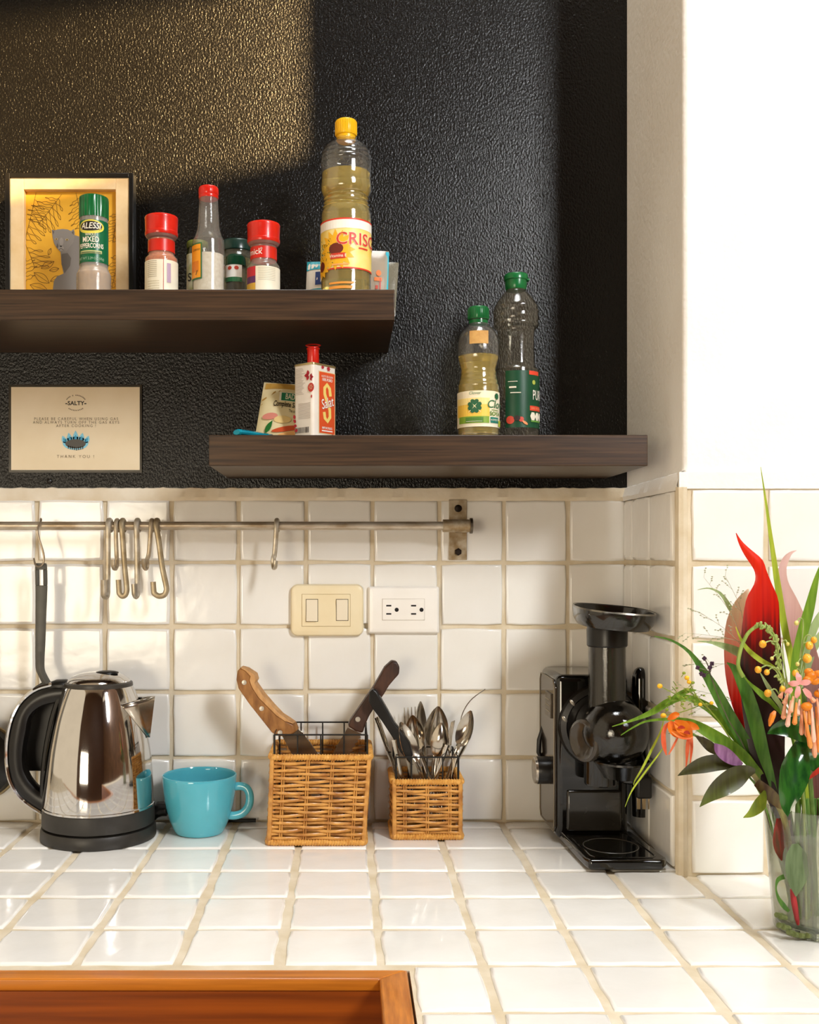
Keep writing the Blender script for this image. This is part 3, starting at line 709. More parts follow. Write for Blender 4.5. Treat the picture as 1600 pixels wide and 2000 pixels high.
mb = MB(); rings = [(0, LS), (-.0008, LS+.001), (-.0008, LS+.003), (0, LS+.004), (0, ZT-.004), (-.0008, ZT-.003), (-.0008, ZT-.0005), (0, ZT), (.0015, ZT), (.002, ZT-.002)]
vs = []; [vs.extend(tin_ring(i, z)) for i, z in rings]; m = 24; fs = [(j*m+i, j*m+(i+1) % m, (j+1)*m+(i+1) % m, (j+1)*m+i) for j in range(len(rings)-1) for i in range(m)]
fs += [tuple(reversed(range(m))), tuple((len(rings)-1)*m+i for i in range(m))]; mb.add(vs, fs)
body = mb.build('tin_body', mat('white_tin', 'f1e9de', .3, col2='ece2d4', nscale=40), tt)
mb = MB(); mb.add(tin_ring(-.001, ZT-.0032)+tin_ring(-.001, ZT-.0004)+tin_ring(.001, ZT+.0002), [(j*m+i, j*m+(i+1) % m, (j+1)*m+(i+1) % m, (j+1)*m+i) for j in range(2) for i in range(m)]); mb.build('rim', mat('gold_rim', 'c8b27a', .3, .8), tt)
HT = ZT-LS
mr = plane_map(mid-u2*.0001+Vector((0, 0, LS)), u1, (0, 0, 1)); ml = plane_map(mid+u2*W2-u1*.0001+Vector((0, 0, LS)), -u2, (0, 0, 1))
def flower2(r): return [sh(leaf2d(r, r*.32), 0, 0, 2*PI*i/6) for i in range(6)]
prints('front_print', [
    (ink('e3cf9a'), [rect(.0125, HT*.065, .0495, HT*.90)]), (ink('e0562a', .35), [rect(.0138, HT*.075, .0482, HT*.89)]),
    (ink('f3d777'), [stroke([(.031+.0085*math.cos(t_*.7+.4)*(1), HT*.47+.030*math.sin(t_)) for t_ in []] or [(.0385, HT*.58), (.0368, HT*.68), (.031, HT*.73), (.0255, HT*.68), (.0258, HT*.60), (.031, HT*.50), (.0370, HT*.40), (.0375, HT*.30), (.032, HT*.24), (.0262, HT*.28), (.0245, HT*.36)], .0062)]),
    (ink('a8321c'), [sh(text2d('Salat', .0205, .03, .2, xs=.72), .0312, HT*.478, .30)]),
    (ink('f6efe4'), [sh(text2d('Salat', .0205, .008, .2, xs=.72), .0312, HT*.48, .30), sh(text2d('ACEITE DE OLIVA', .0042, .008, xs=.78), .031, HT*.835), sh(text2d('100% PURO', .0058, .02, xs=.8), .031, HT*.79), sh(text2d('IMPORTADO', .005, .012, xs=.8), .031, HT*.145), rect(.019, HT*.10, .043, HT*.115)]),
    (ink('c43a44'), [sh(s_, .021, HT*.955) for s_ in flower2(.0035)]+[sh(s_, .034, HT*.945) for s_ in flower2(.0042)]+[rect(.038, .0, .040, HT*.05), sh(leaf2d(.006, .002), .045, HT*.03, 2)]),
    ], mr, body)
bars = []; x = .004
while x < .030:
    w_ = rnd.choice((.0004, .0006, .001)); bars.append(rect(x, .008, x+w_, .0165)); x += w_+rnd.choice((.0005, .0008, .0011))
prints('side_print', [
    (ink('b3a7a0'), [rect(.004, HT*(.93-.018*i), .004+rnd.uniform(.012, .02), HT*(.936-.018*i)) for i in range(20)]+[rect(.010, HT*(.46-.018*i), .034, HT*(.466-.018*i)) for i in range(12)]),
    (ink('4a403a'), bars),
    (ink('b01e2e'), [sh(leaf2d(.008, .0028), .030, HT*.83, a_) for a_ in (PI*.55, PI, PI*1.4)]+[sh(leaf2d(.006, .002), .0345, HT*.80, a_) for a_ in (0, 1.2, -1.2)]+[sh(leaf2d(.007, .0024), .003+.002*i, HT*(.27-.05*i), 1.9+.5*i) for i in range(4)]),
    (ink('c93a30'), [sh(s_, .0355, HT*.665) for s_ in [ell(.0062, .0068, 12)]]+[sh(leaf2d(.006, .0014), .0365, HT*.57, -PI/2)]),
    (ink('e58a70'), [sh(s_, .0355, HT*.67) for s_ in flower2(.0046)]),
    ], ml, body)
cp = MB(); ctr = mid+u1*W1*.42+u2*W2*.5; r = S(11.5, ctr.y); zt = ZP(680, ctr.y)
cp.lathe([(r*1.02, ZT-.002), (r, ZT+.002), (r*.96, ZT+.003), (r, ZT+.004), (r, zt-.003), (r*1.12, zt-.002), (r*1.12, zt), (r*.9, zt), (r*.85, zt-.004), (0, zt-.004)], 24, (ctr.x, ctr.y, 0)); cp.build('cap', M_red, tt)
lp_ = [(ctr.x+r*1.25*math.cos(t_), ctr.y+r*.8*math.sin(t_), zt+.001+.0062*(.5+.5*math.sin(t_))) for t_ in [2*PI*i/20 for i in range(20)]]
MB().tube(lp_, .0008, 6, closed=True).build('pull_ring', M_red, tt)

y = -.15
o, mp = pouch('seasoning_bag', 'cream seasoning packet leaning behind the white and red tin', 'packet', (Q(497, 0, y+.0, LS+.001), Q(598, 0, y-.01, LS+.001), Q(592, 752, y+.045), Q(516, 747, y+.045)), .010, mat('cream_packet', 'eadcb4', .25, col2='e0cfa0', nscale=20, coat=.4), 14, 14)
kk = .115
prints('packet_print', [
    (ink('c79a4a', .3), [rect(.06, .86, .97, .97, 6)]), (ink('a8813c', .3), [stroke([(.04, .66), (.35, .80)], .03), stroke([(.02, .58), (.46, .82)], .012)]),
    (ink('f0e8d4', .3), [rect(.45, .62, .96, .79, 4)]), (ink('2f7a54', .3), [rect(.50, .63, .98, .78, 4)]),
    (ink('f0ead4'), [sh(text2d('BADIA', .155, .012, .1, xs=.72), .75, .705)]),
    (ink('1c1712'), [sh(text2d('Complete Seasoning', .135, .012, .15, xs=.72), .73, .555, -.05), sh(text2d('The original', .075, 0, .2, xs=.7), .8, .45)]),
    (ink('d98a7a', .3), [sh(ell(.17, .055), .28, .36)]), (ink('1f6b2c', .3), [sh(leaf2d(.24, .05), .20, .10, .9)]), (ink('e6c98a', .3), [sh(ell(.18, .06), .55, .30)]),
    (ink('c8502a', .3), [sh(ell(.35, .04), .68, .16, .12)]), (ink('e8b070', .3), [sh(ell(.3, .04), .75, .08, .1)]),
    ], mp, o)
lt = MB(); a0 = P(462, 846, -.222); a1 = P(528, 851, -.165); a0.z = a1.z = LS+.0055
lt.tube([a0, a0+(a1-a0)*.03, a0+(a1-a0)*.5, a1], [.0045, .0062, .006, .0052], 12, flat=(.8, 1.5))
o = lt.build('sachet', mat('teal_foil', '1aa6bd', .14, .35, col2='1290ab', nscale=40), None, loc=(a0.x, a0.y, LS)); tag(o, 'small shiny teal sachet lying on the lower shelf before the packet', 'sachet')

# ------------------------------------------------------------------ framed picture on the upper shelf
y = -.055; zb, zt = US, ZP(342, y); x0, x1 = XP(14, y), XP(263, y)
fr = thing('picture_frame', 'black edged pale wood picture frame with a yellow leaf print on the shelf', 'picture', ((x0+x1)/2, y, zb))
th = .018
def bar_frame(name, x0, x1, z0, z1, w_, ya, yb, m, par, bev=.0008):
    mb = MB(); mb.box((x0, ya, z0), (x0+w_, yb, z1)).box((x1-w_, ya, z0), (x1, yb, z1)).box((x0+w_, ya, z0), (x1-w_, yb, z0+w_)).box((x0+w_, ya, z1-w_), (x1-w_, yb, z1))
    return mb.build(name, m, par, bevel=bev)
bar_frame('outer_frame', x0, x1, zb, zt, S(9, y), y-.010, y+.012, M_black_plastic, fr)
bx0, bx1, bz0, bz1 = x0+S(8, y), x1-S(8, y), zb+.008, zt-S(4, y)
bar_frame('inner_frame', bx0, bx1, bz0, bz1, S(27, y), y-.007, y+.010, mat('pale_birch', 'edcfa0', .5, col2='e2bf8a', nscale=18, nstretch=(2, 2, 2)), fr)
ax0, ax1, az0, az1 = bx0+S(26, y), bx1-S(26, y), bz0+S(26, y), bz1-S(26, y)
art = MB().box((ax0, y+.004, az0), (ax1, y+.008, az1)).build('art_print', mat('mustard_paper', 'e3a92a', .6, col2='dba022', nscale=30), fr)
AW, AH = ax1-ax0, az1-az0; mp = plane_map((ax0, y+.004, az0), (1, 0, 0), (0, 0, 1))
def A(px, py): return ((px-51)*S(1, y)*1.0, AH-(py-369)*S(1, y))
ln = []; lw = .0008
def wig(p, q, k=3, amp=.0012):
    out = []
    for i in range(9):
        t_ = i/8; dx, dy = q[0]-p[0], q[1]-p[1]; l = math.hypot(dx, dy); s_ = math.sin(t_*PI*2*k/2)*amp
        out.append((p[0]+dx*t_-dy/l*s_, p[1]+dy*t_+dx/l*s_))
    return out
def frond(p, q, n, l, side=(1, -1)):
    P0, Q0 = A(*p), A(*q); ln.append(stroke(wig(P0, Q0, 1, .0006), lw)); ang = math.atan2(Q0[1]-P0[1], Q0[0]-P0[0])
    for i in range(1, n):
        t_ = i/n; bx, by = P0[0]+(Q0[0]-P0[0])*t_, P0[1]+(Q0[1]-P0[1])*t_
        for s_ in side:
            a_ = ang+s_*1.0; ll = l*(.5+.9*math.sin(PI*t_)); e = (bx+ll*math.cos(a_), by+ll*math.sin(a_)); e2 = (bx+ll*math.cos(a_-.16*s_), by+ll*math.sin(a_-.16*s_))
            ln.append(stroke(wig((bx, by), e), lw)); ln.append(stroke(wig(e, (bx+(Q0[0]-P0[0])/n*.7, by+(Q0[1]-P0[1])/n*.7)), lw))
frond((122, 375), (76, 434), 7, .024); frond((72, 372), (50, 465), 7, .026, (1,)); frond((150, 372), (165, 440), 6, .018); frond((50, 470), (70, 520), 5, .026, (1,))
frond((232, 400), (222, 470), 6, .014); frond((236, 480), (220, 560), 6, .014); frond((52, 560), (52, 500), 4, .016, (-1,))
for (px, py, r_, l_) in ((82, 520, .5, .024), (68, 528, -.6, .03), (98, 524, .2, .016), (96, 494, 1.2, .012), (60, 552, -.3, .030), (100, 545, .4, .02)):
    c_ = A(px, py)
    up = [(l_*i/8, .22*l_*math.sin(PI*i/8)) for i in range(9)]
    for sg in (1, -1): ln.append(stroke([sh(([(a_, b_*sg)], []), c_[0], c_[1], r_)[0][0] for a_, b_ in up], lw))
    ln.append(stroke([sh(([(a_, 0)], []), c_[0], c_[1], r_)[0][0] for a_ in (0, l_)], lw*.8))
ln = [([(min(max(a_, .0005), AW-.0005), min(max(b_, .0005), AH-.0005)) for a_, b_ in vs_], fs_) for vs_, fs_ in ln]
prints('leaf_lines', [(ink('7a5410'), ln)], mp, art, .0002, 0)
K = S(1, y)
def AP(*pp): return poly([A(*p) for p in pp])
head = AP((103, 444), (108, 446), (114, 444), (124, 443), (134, 444), (141, 447), (146, 443), (148, 450), (147, 461), (145, 470), (138, 478), (133, 486), (126, 490), (119, 487), (113, 480), (108, 472), (105, 460))
neck = AP((120, 485), (138, 470), (148, 455), (158, 458), (168, 470), (178, 500), (185, 540), (188, 575), (106, 575), (105, 562), (107, 545), (113, 536), (126, 530), (122, 510))
prints('panther', [
    (ink('77706a', .7), [neck]), (ink('5a534c', .7), [AP((122, 492), (134, 490), (141, 500), (139, 515), (128, 530), (122, 512))]),
    (ink('7d766f', .7), [head]), (ink('554e48', .7), [AP((104, 446), (108, 448), (106, 454)), AP((146, 446), (142, 450), (146, 455)), AP((114, 470), (118, 484), (112, 478))]),
    (ink('8f8780', .7), [sh(ell(6*K, 5*K), *A(121, 481)), sh(ell(4*K, 8*K), *A(122, 468))]),
    (ink('2a2420', .6), [sh(ell(2.4*K, 1.5*K), *A(121, 477)), stroke([A(117, 484), A(121, 481), A(126, 484)], .9*K)]),
    (ink('c8a868', .5), [sh(ell(2.6*K, 1.7*K), *A(112, 463)), sh(ell(2.8*K, 1.8*K), *A(133, 464))]),
    (ink('15110e', .5), [sh(ell(1.1*K, 1.3*K), *A(112, 463)), sh(ell(1.1*K, 1.3*K), *A(133, 464))]),
    ], mp, art, .0007)

# ------------------------------------------------------------------ laminated notice on the black wall
yn = -.0035; x0, x1, z0, z1 = XP(17, yn), XP(277, yn), ZP(923, yn), ZP(751, yn)
nt_ = MB().box((x0, yn, z0), (x1, -.0005, z1)).build('notice', mat('laminate_edge', '3a3224', .2, col2='2c261b'), None, loc=((x0+x1)/2, 0, z0))
tag(nt_, 'laminated cream notice about gas safety fixed on the black wall', 'notice')
c0 = P(22, 918, yn); c1 = P(273, 756, yn); K = S(1, yn)
sheet = MB().box((c0.x, yn-.0006, c0.z), (c1.x, yn+.0002, c1.z)).build('paper_sheet', mat('cream_paper', 'e6d6b8', .45, col2='e0ceac', nscale=12), nt_)
NW = c1.x-c0.x; mp = plane_map((c0.x, yn-.0006, c0.z), (1, 0, 0), (0, 0, 1))
def NPt(px, py): return ((px-22)*K, (918-py)*K)
def ntxt(s_, px, py, size, b=0., sp=1., xs=1.): return sh(text2d(s_, size*K, b, 0, sp, xs), *NPt(px, py))
arc = []
for sg, r_, aa, dy in ((1, 19, 62, 0), (-1, 19, 42, 0)):
    n = 15 if sg > 0 else 10
    for i in range(n):
        a_ = math.radians(-aa+2*aa*i/(n-1)); 
        if sg > 0 and i in (4, 6): continue
        arc.append(sh(rect(-.75*K, -1.1*K, .75*K, 1.1*K), *NPt(148.5+r_*1.05*math.sin(a_), 787-sg*r_*.78*math.cos(a_)), rot=-a_*sg))
fl = []
for px, h_, w_ in ((128, 16, 4.5), (138, 21, 5), (148, 25, 5.5), (158, 21, 5), (168, 16, 4.5)):
    p_ = NPt(px, 866); fl.append(sh(leaf2d(h_*K, w_*K), p_[0], p_[1], PI/2+(148-px)*.018))
prints('notice_print', [
    (ink('2a1f12'), [ntxt('SALTY', 148.5, 788, 11, .03, 1.05, 1.0), rect(*NPt(128, 789.5), *NPt(132, 787.5)), rect(*NPt(165, 789.5), *NPt(169, 787.5))]),
    (ink('4a3c28'), arc),
    (ink('6a5c46'), [ntxt('PLEASE BE CAREFUL WHEN USING GAS', 149, 818.5, 7.6, .0, 1.35, .94), ntxt('AND ALWAYS TURN OFF THE GAS KEYS', 149, 825.3, 7.6, .0, 1.35, .94), ntxt('AFTER COOKING !', 149, 832.0, 7.6, .0, 1.35, .94)]),
    (ink('8a7c64'), [ntxt('THANK YOU !', 148, 892, 8.4, .0, 1.5, .98)]),
    (ink('7cc4dc'), [sh(f, 0, 0) for f in fl]+[sh(ell(25*K, 13*K), *NPt(148, 866))]),
    (ink('2a8fb4'), [sh(f, 0, 0) for f in [sh(leaf2d(h_*K*.6, w_*K*.5), *NPt(px, 864), rot=PI/2+(148-px)*.018) for px, h_, w_ in ((128, 16, 4.5), (138, 21, 5), (148, 25, 5.5), (158, 21, 5), (168, 16, 4.5))]]),
    (ink('4d4a44'), [sh(ell(20*K, 9*K), *NPt(148, 867))]+[rect(*NPt(133+4*i, 880-abs(i-4)*.9), *NPt(135+4*i, 874-abs(i-4)*.9)) for i in range(8)]),
    ], mp, sheet, .0003, .00008)
nl = MB(); p_ = P(96, 940, -.001); nl.lathe([(.0045, 0), (.0042, -.0035), (.0022, -.0045), (.0015, -.002), (0, -.002)], 14, (p_.x, 0, p_.z), axis='y')
tag(nl.build('wall_plug', mat('screw_dark', '1b1611', .4), None, loc=(p_.x, 0, p_.z)), 'small dark screw plug in the black wall below the notice', 'screw')

# ------------------------------------------------------------------ hanging rail with hooks
YR = -.055; ZR = ZP(1027, YR); RR = S(8.3, YR)
rail = thing('utensil_rail', 'worn steel utensil rail fixed across the tiled wall under the shelves', 'rail', (-.2, -.01, ZR))
MB().tube([(-.95, YR, ZR), (XP(918, YR), YR, ZR)], RR, 20).build('rod', mat('worn_rail_steel', 'cdc3b2', .35, .6, col2='a18d70', nscale=24, nstretch=(1, 3, 3), bump=.1, bscale=150), rail)
bx = XP(894.5, -.012); hw = S(17.5, -.012)
MB().box((bx-hw, -.0135, ZP(1094, -.012)), (bx+hw, -.010, ZP(976, -.012))).build('bracket_plate', M_rust, rail, bevel=.0006)
sk = MB(); sk.lathe([(RR*1.5, -.004), (RR*1.5, .042)], 20, (XP(921, YR)-.042, YR, ZR), axis='x'); sk.box((bx-.004, YR, ZR-.0105), (bx+.012, -.012, ZR+.0105))
sk.build('rod_holder', M_rust, rail)
sk = MB(); sk.lathe([(RR*1.85, 0), (RR*1.85, .004)], 20, (XP(918, YR), YR, ZR), axis='x'); sk.build('end_cap', mat('dark_steel', '6e6456', .35, 1.), rail)
for py in (993, 1078):
    p_ = P(895, py, -.0135); s_ = MB(); s_.lathe([(.0062, 0), (.0058, -.003), (.004, -.0042), (0, -.0042)], 6 if py > 1000 else 14, (p_.x, -.0135, p_.z), axis='y'); s_.build('screw', mat('rust_dark_screw', '2e231a', .5, .6, col2='1c140e'), rail)

def hook_path(px_top, px_bot, py_bot, bx_dir, hookw, py_tip, yb=-.004):
    """S hook: over the rail, down, and a curl at the bottom; returns points"""
    pts = []
    r = RR+.0035; x = XP(px_top, YR)
    for a in (-150, -110, -60, 0, 45, 90): a_ = math.radians(a); pts.append((x, YR-r*math.sin(a_)*1.0*1, ZR+r*math.cos(a_)))
    zb = ZP(py_bot, YR); xb = XP(px_bot, YR); yf = YR-r
    pts.append((x+(xb-x)*.25, yf, ZR-.022)); pts.append((x+(xb-x)*.6, yf+.001, (ZR-.02)*.5+zb*.5)); pts.append((xb, yf, zb+.016))
    wd = hookw
    for a in (0, 50, 100, 150, 180): a_ = math.radians(a); pts.append((xb+bx_dir*wd*(1-math.cos(a_))/2, yf+(-.000-yb*0)*0-(1-abs(bx_dir))*.012*(1-math.cos(a_)), zb+.008-.008*math.sin(a_)))
    zt_ = ZP(py_tip, YR); e = pts[-1]; pts.append((e[0]+bx_dir*.001, e[1], zt_))
    return spline(pts, 46)
HK = [  # px top, px bottom, py bottom, curl direction, curl width, tip py, radius, label
    (214, 213, 1167, -.25, .010, 1132, .0041, 'first long steel S hook of the hook cluster, hanging straight'),
    (229, 231, 1112, -.3, .008, 1093, .0031, 'short rusty S hook between the first two long hooks'),
    (240, 250, 1164, -1, .0120, 1132, .0040, 'speckled long S hook curling left in the hook cluster'),
    (269, 271, 1166, -.6, .007, 1140, .0040, 'straight long S hook in the middle of the hook cluster'),
    (297, 290, 1112, -.5, .007, 1092, .0031, 'short S hook with a twisted shank behind the last long hook'),
    (307, 327, 1164, -1, .0200, 1136, .0041, 'last long S hook of the cluster, slanting with a wide curl'),
    (541, 535, 1110, .5, .009, 1095, .0036, 'single steel S hook hanging alone above the beige switch'),
]
for k, (a, b, c_, d_, e_, f_, r_, lab) in enumerate(HK):
    m_ = mat('hook_steel_%d' % (k % 3), ('c0b8aa', 'b3a793', 'aa9c82')[k % 3], .36, .5, col2=('a5977f', 'a08d70', '8f7d5e')[k % 3], nscale=60, bump=.1, bscale=200)
    o = MB().tube(hook_path(a, b, c_, d_, e_, f_), r_, 8, flat=(.7, 1.1)).build('s_hook', m_, None, loc=(XP(a, YR), YR, ZR))
    tag(o, lab, 'hook', 'S hooks on the rail')
# thin hook carrying the turner
o = MB().tube(spline([(XP(76, YR), YR+.010, ZR-.004), (XP(78, YR), YR+.004, ZR+.0105), (XP(83, YR), YR-.008, ZR+.008), (XP(78, YR), YR-.0125, ZR-.006), (XP(80, YR), YR-.012, ZP(1050, YR)), (XP(89, YR), YR-.012, ZP(1080, YR)), (XP(89.5, YR), YR-.012, ZP(1098, YR)), (XP(83, YR), YR-.013, ZP(1106, YR)), (XP(75, YR), YR-.014, ZP(1104, YR)), (XP(71, YR), YR-.014, ZP(1090, YR))], 44), .0016, 8).build('s_hook', M_brushed, None, loc=(XP(78, YR), YR, ZR))
tag(o, 'thin wire S hook carrying the black turner', 'hook', 'S hooks on the rail')
# turner
YT = -.062
tn = thing('turner', 'dark grey handled kitchen turner hanging on the rail behind the kettle', 'turner', (XP(80, YT), YT, ZP(1300, YT)))
hp = [(80, 1100, 10.5), (80.5, 1112, 11.5), (81, 1150, 11.3), (80, 1200, 10.3), (79, 1250, 9.6), (78, 1290, 8.6), (79, 1308, 8.4), (85, 1322, 8.4), (92, 1335, 9)]
hs = spline(hp, 40)
def slot_ribbon(pts, y, th, slot=None):
    mb = MB(); 
    def strip(pp):
        vs = []
        for px, py, l, r in pp:
            a_, b_ = P(px-l, py, y), P(px+r, py, y)
            vs += [a_+Vector((0, -th*.5, 0)), (a_+b_)/2+Vector((0, -th, 0)), b_+Vector((0, -th*.5, 0)), b_+Vector((0, th*.5, 0)), a_+Vector((0, th*.5, 0))]
        n = len(pp); fs = [(i*5+k, i*5+(k+1) % 5, i*5+5+(k+1) % 5, i*5+5+k) for i in range(n-1) for k in range(5)]
        fs += [(4, 3, 2, 1, 0), tuple((n-1)*5+k for k in range(5))]
        mb.add(vs, fs)
    if slot:
        a0, a1, w_ = slot
        up = [p for p in pts if p[1] <= a0]; md = [p for p in pts if a0 <= p[1] <= a1]; dn = [p for p in pts if p[1] >= a1]
        up.append(md[0]) if up and md else None; dn.insert(0, md[-1])
        strip([(p[0], p[1], p[2], p[2]) for p in up]); strip([(p[0], p[1], p[2], p[2]) for p in dn])
        strip([(p[0]-(p[2]+w_)/2, p[1], (p[2]-w_)/2, (p[2]-w_)/2) for p in md]); strip([(p[0]+(p[2]+w_)/2, p[1], (p[2]-w_)/2, (p[2]-w_)/2) for p in md])
    else: strip([(p[0], p[1], p[2], p[2]) for p in pts])
    return mb
slot_ribbon(hs, YT, .004, (1112, 1152, 4)).build('handle', mat('grey_green_plastic', '55524a', .42, col2='4a4740', nscale=40), tn, bevel=.0008)
hd = [P(px, py, YT) for px, py in ((83, 1332), (70, 1340), (54, 1353), (46, 1366), (44, 1400), (44, 1506), (116, 1506), (117, 1400), (114, 1366), (105, 1344))]
MB().prism(hd, (0, .004, 0)).build('blade', mat('black_nylon', '1c1813', .4, col2='15110d'), tn, bevel=.001)
# ladle left of the kettle, mostly out of the frame
YL = -.075
ld = thing('ladle', 'black ladle with a steel rim edge at the left, beside the kettle handle', 'ladle', (XP(-60, YL), YL, ZP(1500, YL)))
c_ = P(-50, 1494, YL); rr = S(74, YL)
rotm = Matrix.Translation(c_) @ Matrix.Rotation(math.radians(25), 4, 'Y')
MB().lathe([(0, 0), (rr*.6, .004), (rr*.92, .016), (rr, .030), (rr*.96, .031), (rr*.88, .018), (rr*.55, .008), (0, .005)], 36, axis='y', m=Matrix.Translation(c_)).build('bowl', mat('black_enamel', '120f0c', .3, col2='0d0b09'), ld)
MB().tube([c_+Vector((rr*.99*math.cos(2*PI*i/40), .031, rr*.99*math.sin(2*PI*i/40))) for i in range(40)], .0035, 8, closed=True).build('rim', mat('bronze_steel', '9a8a68', .3, 1.), ld)
MB().tube([c_+Vector((0, .02, rr*.9)), c_+Vector((-.003, .012, rr+.05)), (c_.x-.004, YR-.002, ZR+.004)], .0048, 8, flat=(1, 1.6)).build('handle', M_black_plastic, ld)

# ------------------------------------------------------------------ switch and socket
YW = -.0105
def plate(x0, x1, z0, z1, y0, th, ins, m, par, name, bev=.0025, rad=.006):
    mb = MB(); n = 6
    def ring(i, y):
        out = []
        for (cx_, cz_, sa) in ((x1, z1, 0), (x0, z1, .5*PI), (x0, z0, PI), (x1, z0, 1.5*PI)):
            for k in range(n+1):
                a_ = sa+.5*PI*k/n; sx = 1 if cx_ == x1 else -1; sz = 1 if cz_ == z1 else -1
                out.append((cx_-sx*(i+max(rad-i, .001))+max(rad-i, .001)*math.cos(a_), y, cz_-sz*(i+max(rad-i, .001))+max(rad-i, .001)*math.sin(a_)))
        return out
    m_ = 4*(n+1); vs = ring(0, y0)+ring(0, y0-th*.45)+ring(ins*.35, y0-th*.85)+ring(ins, y0-th)
    fs = [(j*m_+i, j*m_+(i+1) % m_, (j+1)*m_+(i+1) % m_, (j+1)*m_+i) for j in range(3) for i in range(m_)]
    fs.append(tuple(3*m_+i for i in range(m_)))
    mb.add(vs, fs); return mb.build(name, m, par, angle=25)
M_beige = mat('beige_plastic', 'ecdcb8', .35, col2='e8d6ae', nscale=20)
M_ivory = mat('ivory_plastic', 'ece0c8', .3, col2='e8dac0', nscale=20)
M_wplast = mat('white_plastic', 'f3eee6', .3, col2='efe9e0', nscale=20)
M_seam = mat('seam_shadow_line', '5c4c34', .8, col2='4c3e2a')
x0, z0 = XP(568, YW), ZP(1242, YW); x1, z1 = XP(710, YW), ZP(1141, YW)
sw = thing('light_switch', 'beige double rocker light switch plate on the tiles', 'switch', ((x0+x1)/2, YW, z0))
plate(x0, x1, z0, z1, YW, .010, .0065, M_beige, sw, 'switch_plate', rad=.012)
yf = YW-.010
ix0, ix1, iz0, iz1 = XP(590, yf), XP(684, yf), ZP(1223, yf), ZP(1161, yf)
MB().box((ix0-.0006, yf-.0002, iz0-.0006), (ix1+.0006, yf+.002, iz1+.0006)).build('plate_seam', mat('beige_seam', 'b59a68', .6), sw)
MB().box((ix0, yf-.0012, iz0), (ix1, yf+.002, iz1)).build('inner_plate', M_beige, sw, bevel=.0006)
for k, px in enumerate((609.5, 668.5)):
    a_, b_ = P(px-11, 1213 if k == 0 else 1211.5, yf), P(px+11, 1171, yf)
    MB().box((a_.x-.0008, yf-.0016, a_.z-.0008), (b_.x+.0008, yf, b_.z+.0008)).build('rocker_slot', M_seam, sw)
    vs = [(a_.x, yf-.0015, a_.z), (b_.x, yf-.0015, a_.z), (b_.x, yf-.0015, b_.z), (a_.x, yf-.0015, b_.z)]
    d1, d2 = (.0055, .0022) if k == 0 else (.0022, .0055)
    vt = [(a_.x, yf-d1, a_.z), (b_.x, yf-d1, a_.z), (b_.x, yf-.0026, (a_.z+b_.z)/2), (a_.x, yf-.0026, (a_.z+b_.z)/2), (b_.x, yf-d2, b_.z), (a_.x, yf-d2, b_.z)]
    mb = MB().add(vs+vt, [(4, 5, 6, 7), (7, 6, 8, 9), (0, 1, 5, 4), (1, 2, 8, 6, 5), (2, 3, 9, 8), (3, 0, 4, 7, 9)], 0, False)
    mb.build('rocker', M_ivory, sw, bevel=.0005)
x0, z0 = XP(719, YW), ZP(1237, YW); x1, z1 = XP(857, YW), ZP(1145.5, YW)
so = thing('wall_socket', 'white double wall socket plate beside the beige switch', 'socket', ((x0+x1)/2, YW, z0))
plate(x0, x1, z0, z1, YW, .0085, .008, M_wplast, so, 'socket_plate', rad=.003)
yf = YW-.0085; a_, b_ = P(747, 1211, yf), P(829, 1170, yf)
MB().box((a_.x-.0006, yf-.0002, a_.z-.0006), (b_.x+.0006, yf+.001, b_.z+.0006)).build('plate_seam', mat('white_seam', 'c9bfae', .6), so)
MB().box((a_.x, yf-.0012, a_.z), (b_.x, yf+.001, b_.z)).build('socket_face', M_wplast, so, bevel=.0006)
M_hole = mat('socket_hole', '15110d', .8)
for px in (759.5, 808):
    for py in (1183, 1199):
        p_ = P(px, py, yf-.0012); MB().box((p_.x-.0042, yf-.0014, p_.z-.0013), (p_.x+.0042, yf-.0008, p_.z+.0013)).build('slot', M_hole, so)
    p_ = P(px+15.5, 1191, yf-.0012); MB().lathe([(.0034, -.0002), (.0034, .0004)], 14, (p_.x, yf-.0012, p_.z), axis='y').build('earth_hole', M_hole, so)

# ------------------------------------------------------------------ kettle
KX, KY = XP(193, -.095), -.095; DK = D0+KY
def kz(py): return CH+(HY-py)*DK/F
ke = thing('electric_kettle', 'polished steel electric kettle with black handle and black base', 'kettle', (KX, KY, 0))
kprof = [(.0850, .0500), (.0852, .058), (.0846, .080), (.0832, .105), (.0800, .135), (.0752, .162), (.0690, .190), (.0610, .215), (.0545, .232), (.0520, .2375)]
kp = spline(kprof, 44)
def KR(z):
    for (r0, z0), (r1, z1) in zip(kp, kp[1:]):
        if z0 <= z <= z1: return r0+(r1-r0)*(z-z0)/(z1-z0)
    return kp[-1][0]
MB().lathe([(.082, .048)]+kp, 72, (KX, KY, 0)).build('body', M_steel, ke)
MB().lathe([(.0835, .0495), (.0868, .0495), (.0868, .0525), (.0845, .0535)], 72, (KX, KY, 0), cap=False).build('lower_trim_ring', M_steel, ke)
M_kbase = mat('charcoal_plastic', '2f2c28', .42, col2='2a2723', nscale=60, bump=.05, bscale=400)
MB().lathe([(.080, .0225), (.0862, .0228), (.0868, .026), (.0862, .0480), (.0850, .0496), (.02, .0496)], 72, (KX, KY, 0)).build('lower_collar', M_kbase, ke)
MB().lathe([(.0885, .0005), (.0892, .002), (.0885, .0150), (.0870, .0192), (.078, .0200), (.078, .0235), (.02, .0235)], 72, (KX, KY, 0)).build('power_base', M_kbase, ke)
MB().lathe([(.049, .2330), (.0520, .2335), (.0528, .2365), (.0522, .2415), (.0490, .2435), (.03, .2435)], 64, (KX, KY, 0)).build('lid_ring', mat('grey_black_plastic', '38342e', .38, col2='302c27'), ke)
